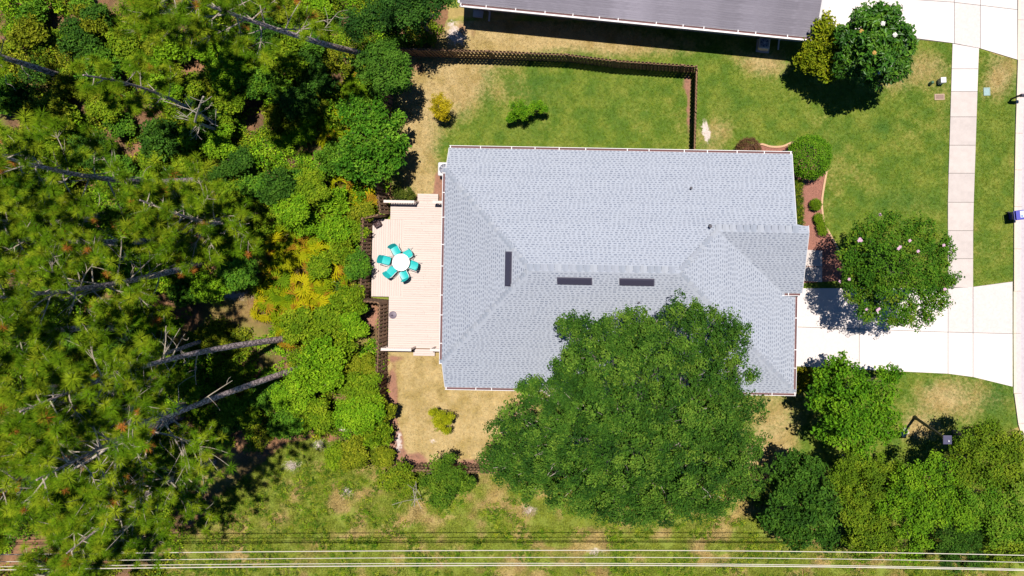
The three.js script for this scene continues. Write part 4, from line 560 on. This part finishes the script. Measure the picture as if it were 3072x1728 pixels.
// young trees and bushes in the yards
leafyTree('golden_shrub', 'small yellow leaved shrub on the dry part of the back lawn', 'shrub', [[1318, 296, 25, 1.5], [1332, 322, 28, 1.8], [1312, 332, 23, 1.4], [1330, 350, 20, 1.1]], { tones: [[150, 140, 4], [204, 184, 10], [236, 214, 40]], geo: clumps.fine, dens: 40, seed: 30, scale: 0.75, foot: [1330, 335] });
leafyTree('citrus_sapling', 'thin green sapling on the green part of the back lawn', 'shrub', [[1552, 318, 26, 1.7], [1566, 338, 20, 1.5], [1542, 346, 15, 1.2], [1588, 328, 18, 1.5], [1612, 316, 18, 1.4], [1630, 326, 12, 1.2], [1530, 354, 10, 1]], { tones: [[64, 120, 8], [100, 160, 12], [150, 196, 30]], geo: clumps.fine, dens: 30, seed: 31, scale: 0.8, foot: [1575, 342] });
leafyTree('lime_sapling', 'yellow green sapling standing alone on the dry side yard', 'shrub', [[1300, 1232, 14, 1.5], [1325, 1248, 20, 1.8], [1345, 1255, 16, 1.7], [1320, 1272, 19, 1.6], [1340, 1290, 13, 1.2], [1312, 1255, 14, 1.7]], { tones: [[120, 136, 4], [166, 176, 10], [206, 204, 34]], geo: clumps.fine, dens: 30, seed: 32, scale: 0.8 });
leafyTree('low_shrub', 'low dark green shrub beside the deck steps and fence', 'shrub', [[1195, 578, 18, 0.7], [1218, 578, 20, 0.8], [1232, 590, 12, 0.6]], { tones: [[54, 78, 14], [84, 104, 24], [120, 128, 40]], geo: clumps.fine, dens: 40, seed: 33, scale: 0.8 });
leafyTree('corner_bush', 'dense green bush swallowing the fence at the dry side yard', 'bush', [[1335, 1392, 38, 2.4], [1300, 1425, 38, 2], [1370, 1422, 38, 2.2], [1335, 1450, 46, 2.2], [1400, 1448, 28, 1.6], [1325, 1490, 34, 1.2]], { tones: [[54, 92, 8], [84, 124, 18], [122, 152, 34]], geo: clumps.shrub, dens: 20, seed: 34 });
leafyTree('corner_bush', 'yellowish bush beside the dense bush at the side yard corner', 'bush', [[1205, 1410, 36, 1.6], [1170, 1440, 40, 1.6], [1225, 1450, 30, 1.2]], { tones: [[80, 110, 8], [118, 146, 18], [160, 172, 34]], geo: clumps.shrub, dens: 18, seed: 35 });
// clipped shrubs of the front bed
leafyTree('clipped_shrub', 'large clipped round shrub at the front corner of the house', 'shrub', [[2428, 470, 62, 1.35]], { tones: [[60, 110, 6], [86, 140, 10], [130, 176, 30]], even: true, geo: clumps.shrub, dens: 60, seed: 40, squash: 0.85, rough: 0.06, ragged: 0.12, scale: 0.7 });
leafyTree('red_shrub', 'reddish brown rounded shrub tucked beside the front gutter corner', 'shrub', [[2246, 452, 36, 0.85]], { tones: [[96, 66, 48], [124, 84, 62], [126, 112, 60]], geo: clumps.fine, even: true, dens: 90, seed: 41, rough: 0.08, ragged: 0.15, scale: 0.75 });
leafyTree('clipped_ball', 'small clipped ball shrub on the mulch bed', 'shrub', [[2447, 614, 15.5, 0.42]], { tones: [[86, 122, 4], [108, 144, 8], [124, 156, 16]], even: true, geo: clumps.fine, dens: 260, seed: 42, squash: 0.9, rough: 0.03, ragged: 0.1, scale: 0.55, twigs: 1 });
function hedge(label, poly, h, tones, seed, dens = 240, scale = 0.6) {
  const pts = plan(poly, h), c = pts.reduce((s, p) => [s[0] + p[0] / pts.length, s[1] + p[1] / pts.length], [0, 0]), g = thing('hedge', label, 'hedge', [c[0], 0, c[1]]), r = random(seed), q = pts.map(([x, z]) => [x - c[0], z - c[1]]), xs = q.map((p) => p[0]), zs = q.map((p) => p[1]);
  const stems = new Soup(); for (let i = 0; i < 10; i++) { const x = mix(Math.min(...xs), Math.max(...xs), 0.2 + 0.6 * r()), z = mix(Math.min(...zs), Math.max(...zs), 0.1 + 0.8 * r()); if (inside(q, x, z)) stemTo(stems, V3(x, -0.02, z), V3(x + (r() - 0.5) * 0.2, h * 0.85, z + (r() - 0.5) * 0.2), 0.02, 0.008, 0.1, r, 5); }
  part('stem', stems.geo(), greyBark, g);
  const put = []; const A = (Math.max(...xs) - Math.min(...xs)) * (Math.max(...zs) - Math.min(...zs)); for (let i = 0; i < A * dens * 2.2; i++) { const x = mix(Math.min(...xs), Math.max(...xs), r()), z = mix(Math.min(...zs), Math.max(...zs), r()); if (inside(q, x, z)) put.push(V3(x, r() < 0.6 ? h * (0.93 + 0.07 * r()) : h * r(), z)); }
  const im = shade(new THREE.InstancedMesh(clumps.fine, leafM, put.length)), m = new THREE.Matrix4(), k = new THREE.Quaternion(), c1 = new THREE.Color(), C = tones.map((t) => col(...t)); im.name = 'leaves'; im.userData.kind = 'stuff';
  put.forEach((p, i) => { k.setFromEuler(new THREE.Euler((r() - 0.5), r() * 6.28, (r() - 0.5))); const s = scale * (0.7 + 0.6 * r()); m.compose(p, k, V3(s, s * 0.8, s)); im.setMatrixAt(i, m); im.setColorAt(i, c1.copy(C[Math.floor(r() * C.length)]).multiplyScalar(0.75 + 0.5 * r())); }); g.add(im);
}
hedge('oblong clipped hedge with rounded ends on the mulch bed', [[2443, 650], [2449, 642], [2462, 640], [2469, 645], [2484, 690], [2482, 702], [2472, 707], [2460, 705]], 0.5, [[96, 132, 4], [112, 148, 8], [126, 158, 16]], 44);
hedge('narrow leafy hedge along the front wall of the grey roofed house', [[2380, 525], [2408, 545], [2412, 676], [2390, 676]], 0.75, [[96, 116, 6], [70, 110, 10], [150, 160, 30], [54, 84, 10]], 45, 170, 0.7);
hedge('yellowish hedge filling the corner between driveway and house', [[2382, 1104], [2452, 1112], [2440, 1150], [2400, 1180], [2384, 1178]], 0.8, [[110, 116, 6], [150, 144, 10], [176, 166, 24], [80, 100, 10]], 46, 170, 0.7);

// ---------------------------------------------------------------- the pine wood
function needleTuft(n, len, seed) { const s = new Soup(), r = random(seed); for (let i = 0; i < n; i++) { const y = -0.25 + 1.25 * r(), a = r() * 6.283, h = Math.sqrt(Math.max(0, 1 - y * y)), d = V3(h * Math.cos(a), y, h * Math.sin(a)), L = len * (0.75 + 0.4 * r()), e = d.clone().multiplyScalar(L).add(V3(0, -L * 0.12, 0)), w = V3(-d.z, (r() - 0.5) * 0.6, d.x).normalize().multiplyScalar(0.011); const o = d.clone().multiplyScalar(0.02); s.tri(o.clone().add(w), e, o.clone().sub(w)); } return s.geo(); }
const tufts = [needleTuft(72, 0.36, 1), needleTuft(66, 0.33, 2)];
function pineTree(label, foot, h, top, { start = 0.5, reach = 3, limbs = 26, seed = 1, tones = [[74, 112, 8], [108, 144, 14], [156, 172, 32]], bare = 5, r0 = 0.21 } = {}) {
  const rnd = random(seed * 77 + 3), b = at(...foot), t = top ? at(...top, h) : V3(b.x + (rnd() - 0.5) * 1.2, h, b.z + (rnd() - 0.5) * 1.2), o = thing('pine_tree', label, 'pine tree', [b.x, 0, b.z], 0, 'pine trees of the wood');
  const d = t.clone().sub(b), bend = V3(rnd() - 0.5, 0, rnd() - 0.5).multiplyScalar(1.9), spine = (k) => d.clone().multiplyScalar(k).addScaledVector(bend, Math.sin(k * Math.PI)), s = new Soup(), pts = [], rads = [];
  for (let i = 0; i <= 12; i++) { const k = i / 12; pts.push(spine(k).add(V3(0, i ? 0 : -0.1, 0))); rads.push(mix(r0, 0.04, Math.pow(k, 1.2)) * (i ? 1 : 1.25)); }
  part('trunk', s.tube(pts, rads, 10).geo(), pineBark, o);
  const w = new Soup(), spots = [];
  const limb = (k, L, a, live) => {
    const p0 = spine(k), dir = V3(Math.cos(a), 0, Math.sin(a)), lift = live ? 0.1 + 0.5 * rnd() : -0.1 + 0.3 * rnd(), end = p0.clone().addScaledVector(dir, L).add(V3(0, L * lift, 0)), q = stemTo(w, p0, end, live ? 0.02 + 0.009 * L : 0.022 + 0.011 * L, 0.012, 0.6 * L * 0.4, rnd, 5, 6);
    const subs = live ? 5 + Math.floor(L * 2) : 2 + Math.floor(rnd() * 2);
    for (let i = 0; i < subs; i++) { const f = 2 + Math.floor(rnd() * 4.2), g = q[Math.min(6, f)], a2 = a + (rnd() - 0.5) * 2.4, l2 = L * (0.2 + 0.28 * rnd()), e2 = g.clone().add(V3(Math.cos(a2) * l2, l2 * (0.1 + 0.6 * rnd()), Math.sin(a2) * l2)); const z = stemTo(w, g, e2, 0.017, 0.009, 0.25, rnd, 4, 3); if (live) { spots.push(e2); if (rnd() < 0.8) spots.push(z[2].clone().add(V3((rnd() - 0.5) * 0.3, 0.05, (rnd() - 0.5) * 0.3))); } }
    if (live) spots.push(end, end.clone().add(V3(rnd() - 0.5, 0.2, rnd() - 0.5).multiplyScalar(0.5)), q[5].clone().add(V3(0, 0.1, 0)));
  };
  for (let i = 0; i < limbs; i++) { const k = start + (1 - start) * Math.pow((i + 0.5) / limbs, 0.9) * 0.98, rel = (k - start) / (1 - start); limb(k, reach * (1.05 - 0.72 * rel) * (0.65 + 0.5 * rnd()), i * 2.4 + rnd(), true); }
  for (let i = 0; i < bare; i++) limb(start * (0.62 + 0.4 * rnd()), reach * (0.3 + 0.5 * rnd()), rnd() * 6.28, false);
  part('limbwork', w.geo(), limbBark, o);
  const im = shade(new THREE.InstancedMesh(tufts[seed % 2], softM, spots.length)), m = new THREE.Matrix4(), q = new THREE.Quaternion(), c = new THREE.Color(), C = tones.map((x) => col(...x)); im.name = 'needles'; im.userData.kind = 'stuff';
  spots.forEach((p, i) => { q.setFromEuler(new THREE.Euler((rnd() - 0.5) * 1.2, rnd() * 6.28, (rnd() - 0.5) * 1.2)); const k = 0.75 + 0.55 * rnd(); m.compose(p, q, V3(k, k, k)); im.setMatrixAt(i, m); const z = rnd() * 1.98; c.copy(C[Math.floor(z)]).lerp(C[Math.min(2, Math.floor(z) + 1)], z % 1).multiplyScalar(0.8 + 0.4 * rnd()); if (rnd() < 0.02) c.copy(col(190, 120, 50)); im.setColorAt(i, c); });
  o.add(im); return o;
}
const PL = 'tall pine with bare trunk and tufted needles in the wood';
const NAMED = { 0: 'pine with long bare trunk rising beside the round topped tree at the fence corner', 1: 'pine with dark slanting trunk rising between bright shrubs of the wood', 3: 'pine whose thick trunk stands beside the brown clearing in the wood', 5: 'pine with long bare trunk rising from the end of the palmettos', 6: 'pine with thick curved bare trunk rising out of the bright shrubs near the palmettos', 10: 'slim pine with many bare limbs beside the grey snag', 14: 'pine leaning over the rough strip and casting shadow on it' };
[[[1095, 163], 17, [420, -60], { start: 0.55 }], [[660, 536], 18, [-130, 430], {}], [[150, 472], 18, null, {}], [[606, 790], 18, [-150, 905], { start: 0.42, reach: 3.4, limbs: 34 }], [[242, 878], 17, null, {}], [[866, 1015], 18, [60, 1235], { start: 0.64, reach: 3, limbs: 28, bare: 8 }], [[896, 1105], 18, [110, 1440], { start: 0.58, reach: 4, limbs: 30, bare: 8 }], [[440, 992], 15, null, {}], [[402, 1132], 16, null, {}],
  [[770, 640], 11.5, [420, 600], { start: 0.42, reach: 3, limbs: 30, r0: 0.15 }], [[700, 405], 12, [250, 225], { start: 0.35, r0: 0.12, limbs: 18, reach: 2.2, bare: 9 }], [[330, 640], 14, null, { start: 0.35 }], [[500, 720], 13, null, { start: 0.4, reach: 2.8 }], [[540, 1250], 14, [-60, 1500], { start: 0.42, reach: 3.4 }], [[640, 1385], 12, [200, 1660], { start: 0.42, reach: 3.4, limbs: 30, r0: 0.17, bare: 9 }], [[300, 1420], 13, null, { start: 0.4, reach: 3.2 }], [[220, 240], 13, null, { start: 0.45, reach: 2.6 }], [[640, 90], 12, [440, -30], { start: 0.5, reach: 2.4, limbs: 16, r0: 0.14 }], [[640, 1010], 12, [330, 1100], { start: 0.45, reach: 2.8, limbs: 22, r0: 0.14 }], [[240, 1150], 14, null, { start: 0.4, reach: 3.2 }], [[420, 1560], 10, [120, 1740], { start: 0.4, reach: 2.6, limbs: 20, r0: 0.13 }]].forEach(([foot, h, top, o], i) => pineTree(NAMED[i] ?? PL, foot, h, top, { seed: i + 1, ...o }));
{ // dead snags
  const snag = (label, foot, ends, r0, seed) => { const b = at(...foot), o = thing('dead_snag', label, 'dead tree', [b.x, 0, b.z]), s = new Soup(), rnd = random(seed); let prev = V3(0, -0.05, 0), rr = r0; const main = ends.map((e) => at(...e).sub(b)); main.forEach((p, i) => { const q = stemTo(s, prev, p, rr, rr * 0.72, 0.2, rnd, 7); rr *= 0.72; for (let k = 0; k < 3; k++) { const a = rnd() * 6.28, L = 0.6 + rnd() * 1.3, z = q[2 + k], e = z.clone().add(V3(Math.cos(a) * L, 0.3 + rnd() * 0.6, Math.sin(a) * L)), y = stemTo(s, z, e, rr * 0.5, 0.015, 0.35, rnd, 5); stemTo(s, y[3], y[3].clone().add(V3(rnd() - 0.5, 0.4, rnd() - 0.5).multiplyScalar(1.2)), 0.022, 0.01, 0.2, rnd, 4); } prev = p; }); part('trunk', s.geo(), paleBark, o); };
  snag('grey leafless snag with crooked limbs over a brown clearing in the wood', [690, 405], [[610, 375, 3], [585, 365, 5.5], [610, 290, 8]], 0.12, 71);
  snag('thick pale dead limb arching over the needles near the rough strip', [560, 1210], [[430, 1270, 6], [365, 1318, 9], [270, 1380, 9.6], [170, 1447, 9.8]], 0.17, 72);
  snag('leafless grey sapling beside the corner bush of the side yard', [1238, 1425], [[1240, 1470, 1.6], [1243, 1520, 2.6]], 0.04, 73);
}
// understory shrubs, palmettos and low cover
const TONES = [GREEN, BRIGHT, [[86, 124, 6], [118, 154, 12], [158, 180, 30]], [[90, 112, 8], [124, 140, 14], [164, 170, 34]], DARK];
{
  const kinds = ['mid green leafy shrub', 'bright green leafy shrub', 'yellow green leafy shrub', 'olive leafy shrub', 'dark green leafy shrub'];
  const list = [[180, 360, 58, 1.6, 1], [860, 170, 70, 2.2, 2], [690, 225, 66, 2, 1], [600, 260, 55, 1.6, 2], [800, 110, 60, 2, 4], [950, 240, 55, 2, 4], [900, 300, 60, 2.4, 4], [820, 250, 60, 2, 0], [880, 620, 62, 2.6, 1], [940, 560, 60, 2.4, 2], [830, 560, 60, 2.2, 4], [1000, 690, 50, 1.8, 1], [1068, 795, 40, 1.9, 0], [1030, 760, 40, 1.4, 2], [640, 850, 66, 2.4, 1], [720, 815, 60, 2.4, 0], [560, 870, 50, 2, 0], [430, 975, 34, 1.4, 1], [250, 705, 40, 1.6, 1], [960, 1110, 84, 2.4, 1], [880, 1170, 76, 2.2, 1], [1080, 1220, 80, 2.2, 1], [1000, 1030, 70, 1.8, 2], [1095, 1170, 66, 2, 2], [900, 985, 60, 1.6, 2], [1130, 1290, 50, 1.6, 2], [1060, 1360, 50, 1.4, 3], [1010, 1365, 40, 1, 2], [1050, 900, 50, 1.6, 2], [1060, 970, 50, 1.6, 1], [980, 960, 50, 1.4, 2], [1140, 1230, 44, 1.6, 3], [1080, 1110, 50, 1.2, 3], [950, 1240, 66, 1.7, 2], [860, 1260, 60, 1.6, 0], [790, 1180, 60, 1.8, 0], [960, 800, 36, 1.4, 2], [540, 330, 40, 1.2, 2], [480, 120, 60, 1.4, 3], [400, 90, 50, 1.2, 3], [300, 60, 40, 1.2, 2], [760, 560, 44, 2, 0], [680, 590, 50, 2, 2], [600, 590, 50, 1.8, 2], [1090, 640, 36, 1.2, 3], [1060, 690, 44, 1.4, 2], [1000, 600, 44, 1.6, 1], [1150, 1370, 30, 1.1, 3]];
  const rnd = random(500); for (let k = 0; k < 120; k++) { const u = 10 + rnd() * 1000, v = k < 80 ? rnd() * 620 : 620 + rnd() * 900; if (inside(WOOD, u + 60, v + 60) && !(u > 610 && v > 860 && v < 990) && !(u > 780 && v > 690)) list.push([u, v, 34 + rnd() * 34, 0.8 + rnd() * 1.2, Math.floor(rnd() * 5)]); }
  const where = ['', '', '', '', ''];
  list.forEach(([u, v, rp, h, k], i) => { const r = random(i + 900), n = 3 + Math.floor(r() * 2), L = []; for (let j = 0; j < n; j++) { const a = j / n * 6.28 + r(), q = rp * 0.42; L.push([u + Math.cos(a) * q, v + Math.sin(a) * q, rp * (0.5 + 0.2 * r()), h * (0.75 + 0.4 * r())]); } leafyTree('understory_shrub', kinds[k] + ' in the undergrowth of the pine wood', 'shrub', L, { tones: TONES[k], geo: [clumps.shrub, clumps.broad, clumps.shrub][i % 3], dens: 15, seed: 600 + i, twigs: 1, fill: 0.22, ragged: 0.7, squash: 0.6, group: kinds[k].replace(' leafy shrub', '') + ' undergrowth shrubs', rough: 0.4 }); });
}
{ // saw palmettos: each fan of blades is a frond
  const fan = (seed, n = 12, len = 0.64) => { const s = new Soup(), r = random(seed); for (let i = 0; i < n; i++) { const a = (i / (n - 1) - 0.5) * 4.0 + (r() - 0.5) * 0.08, L = len * (0.8 + 0.25 * Math.cos(a * 0.5) + 0.1 * r()), d = V3(Math.sin(a), 0, Math.cos(a)), w = V3(d.z, 0, -d.x).multiplyScalar(0.043), mid = d.clone().multiplyScalar(L * 0.55).add(V3(0, 0.05, 0)), tip = d.clone().multiplyScalar(L).add(V3(0, -0.09 - 0.08 * r(), 0)), o = V3(0, 0, 0); s.tri(o, mid.clone().add(w), mid.clone().sub(w)); s.tri(mid.clone().add(w), tip, mid.clone().sub(w)); } s.tube([V3(0, 0, 0.02), V3(0, -0.15, -0.3), V3(0, -0.5, -0.45)], [0.009, 0.009, 0.009], 4); return s.geo(); };
  const fans = [fan(1), fan(2, 11, 0.58), fan(3, 13, 0.68)], mats = [[130, 152, 4], [164, 170, 6], [102, 136, 6], [186, 178, 8], [166, 126, 30]].map((c) => new THREE.MeshPhysicalMaterial({ color: col(...c), roughness: 0.8, specularIntensity: 0.2 })), stemG = new Soup().tube([V3(0, -0.05, 0), V3(0.02, 0.2, 0.03), V3(0.05, 0.4, 0)], [0.09, 0.075, 0.05], 8).geo();
  const rnd = random(41), spotsP = [[1030, 330], [1062, 268], [990, 430], [1010, 655], [1090, 605], [1075, 250], [1010, 385], [985, 350], [1060, 850], [1090, 600], [1022, 560]];
  for (let k = 0; k < 400 && spotsP.length < 42; k++) { const u = 770 + rnd() * 270, v = 695 + rnd() * 330; if (((u - 890) / 125) ** 2 + ((v - 850) / 175) ** 2 < 1 && !spotsP.some(([a, b]) => Math.hypot(a - u, b - v) < 29) && Math.hypot(u - 995, v - 838) > 30) spotsP.push([u, v]); }
  spotsP.forEach(([u, v]) => { const p = at(u, v, 0.8), o = thing('saw_palmetto', 'yellow green saw palmetto with spiky fan leaves at the edge of the wood', 'palmetto', [p.x, 0, p.z], rnd() * 6.28, 'saw palmettos by the deck fence'); part('stem', stemG, greyBark, o); const n = 9 + Math.floor(rnd() * 3), tone = Math.floor(rnd() * 4); for (let i = 0; i < n; i++) { const a = i / n * 6.28 + rnd() * 0.5, L = 0.3 + 0.3 * rnd(), f = part('frond', fans[i % 3], mats[rnd() < 0.15 ? 4 : tone], o, [Math.sin(a) * L, 0.55 + 0.4 * rnd(), Math.cos(a) * L]); f.rotation.set(0.15 + 0.5 * rnd(), a, (rnd() - 0.5) * 0.5, 'YXZ'); const k = 0.85 + 0.35 * rnd(); f.scale.set(k, k, k); } });
  const yp = at(1040, 697, 1), y = thing('yellow_flower', 'vivid yellow flower cluster among green leaves near the deck fence', 'flower', [yp.x, 0, yp.z]); part('stem', new Soup().tube([V3(0, 0, 0), V3(0.03, 0.5, 0), V3(0, 1, 0.02)], [0.012, 0.01, 0.008], 5).geo(), softM, y); const yl = clumps.fine; part('bloom', yl, std(col(250, 226, 10), 0.7), y, [0, 1.02, 0]); part('bloom', yl, std(col(255, 214, 0), 0.7), y, [0.08, 0.98, 0.1], 1);
}
function cover_(name, label, category, geo, mat, n, pick, seed, scale = [0.7, 1.3]) {
  const r = random(seed), put = []; for (let k = 0; k < n * 6 && put.length < n; k++) { const u = GU0 + 40 + r() * (GU1 - GU0 - 80), v = GV0 + 40 + r() * (GV1 - GV0 - 80), c = pick(u, v, r); if (c) put.push([u, v, c, r()]); }
  const im = shade(new THREE.InstancedMesh(geo, mat, put.length)), m = new THREE.Matrix4(), q = new THREE.Quaternion(), k = new THREE.Color(); im.name = name; im.userData.kind = 'stuff'; tag(im, label, category);
  put.forEach(([u, v, c], i) => { const p = at(u, v), s = mix(scale[0], scale[1], r()); q.setFromEuler(new THREE.Euler((r() - 0.5) * 0.5, r() * 6.28, (r() - 0.5) * 0.5)); m.compose(V3(p.x, c[3] ?? 0.0, p.z), q, V3(s, s, s)); im.setMatrixAt(i, m); im.setColorAt(i, k.setRGB(c[0], c[1], c[2])); }); scene.add(im);
}
const tuftGeo = (n, h, w, spread, seed) => { const s = new Soup(), r = random(seed); for (let i = 0; i < n; i++) { const a = r() * 6.28, b = V3((r() - 0.5) * spread, 0, (r() - 0.5) * spread), d = V3(Math.cos(a), 0, Math.sin(a)), e = b.clone().addScaledVector(d, h * (0.4 + 0.9 * r())).add(V3(0, h * (0.5 + 0.5 * r()), 0)), z = V3(-d.z, 0, d.x).multiplyScalar(w); s.tri(b.clone().add(z), e, b.clone().sub(z)); } return s.geo(); };
const HARD = [DRIVE_N, DRIVE_S, WALK, BED, HOUSE_FOOT, NORTH_FOOT, DECK_FOOT];
const soft = (u, v) => u < ROAD_U && u > -200 && !HARD.some((p) => inside(p, u, v));
const vary = (c, r, k) => { const f = 1 - k / 2 + k * r(), g = (r() - 0.5) * 0.2; return [c[0] * f * (1 + g), c[1] * f, c[2] * f * (1 - g)]; };
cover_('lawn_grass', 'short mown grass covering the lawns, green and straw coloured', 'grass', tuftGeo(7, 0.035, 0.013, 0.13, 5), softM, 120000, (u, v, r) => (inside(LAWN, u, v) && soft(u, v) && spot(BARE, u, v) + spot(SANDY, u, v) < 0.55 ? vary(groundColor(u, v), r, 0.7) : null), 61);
cover_('rough_grass', 'unmown mixed grass and weeds of the rough strip under the cables', 'grass', tuftGeo(12, 0.16, 0.014, 0.3, 6), softM, 34000, (u, v, r) => (soft(u, v) && zone(u, v) === 'rough' && u < 3060 && v < 1860 && v > 1280 && fbm(u / 22 + 9, v / 22, 3) > 0.36 ? vary(groundColor(u, v), r, 0.8) : null), 62);
const WEED = [alb(96, 136, 14), alb(128, 160, 24), alb(164, 180, 44), alb(76, 114, 16)];
cover_('rough_weeds', 'patches of low broad leaved weeds in the rough strip', 'weeds', clumps.weed, leafM, 20000, (u, v, r) => { if (!soft(u, v) || zone(u, v) !== 'rough' || v < 1290 || u > 3060) return null; const f = fbm(u / 46 + 40, v / 34, 4); return f > 0.5 ? [...vary(WEED[Math.floor(r() * 4)], r, 0.6), 0.06 + (f - 0.5) * 1.4 * r()] : null; }, 63);
cover_('forest_undergrowth', 'tangled low vines and saplings covering the floor of the pine wood', 'undergrowth', clumps.shrub, leafM, 42000, (u, v, r) => { if (!inside(WOOD, u, v) || ((u - 890) / 120) ** 2 + ((v - 850) / 165) ** 2 < 1 || u < -150 || v < -120 || v > 1780) return null; const f = fbm(u / 60 + 11, v / 60, 4), open = spot(BARE, u, v) + spot(SANDY, u, v) + spot([[680, 920, 90, 60, 1.2], [540, 190, 60, 40, 0.8], [600, 300, 50, 40, 0.9], [300, 40, 50, 60, 0.8], [690, 1430, 200, 90, 0.9]], u, v); if (f < 0.4 + open * 0.5) return null; const t = TONES[Math.floor(fbm(u / 90, v / 90 + 50, 2) * 4.99)]; return [...vary(alb(...t[Math.floor(r() * 3)]), r, 0.6), 0.08 + (f - 0.4) * 4 * r()]; }, 64);
cover_('fallen_needles', 'dry brown twigs and fallen needles on the floor of the wood', 'litter', tuftGeo(10, 0.14, 0.006, 0.4, 8), softM, 9000, (u, v, r) => (inside(WOOD, u, v) && ((u - 890) / 130) ** 2 + ((v - 850) / 175) ** 2 > 1 && u > -100 && v > -80 && v < 1760 ? vary(r() < 0.5 ? alb(190, 160, 130) : alb(140, 96, 70), r, 0.6) : null), 65);

renderer.render(scene, camera);
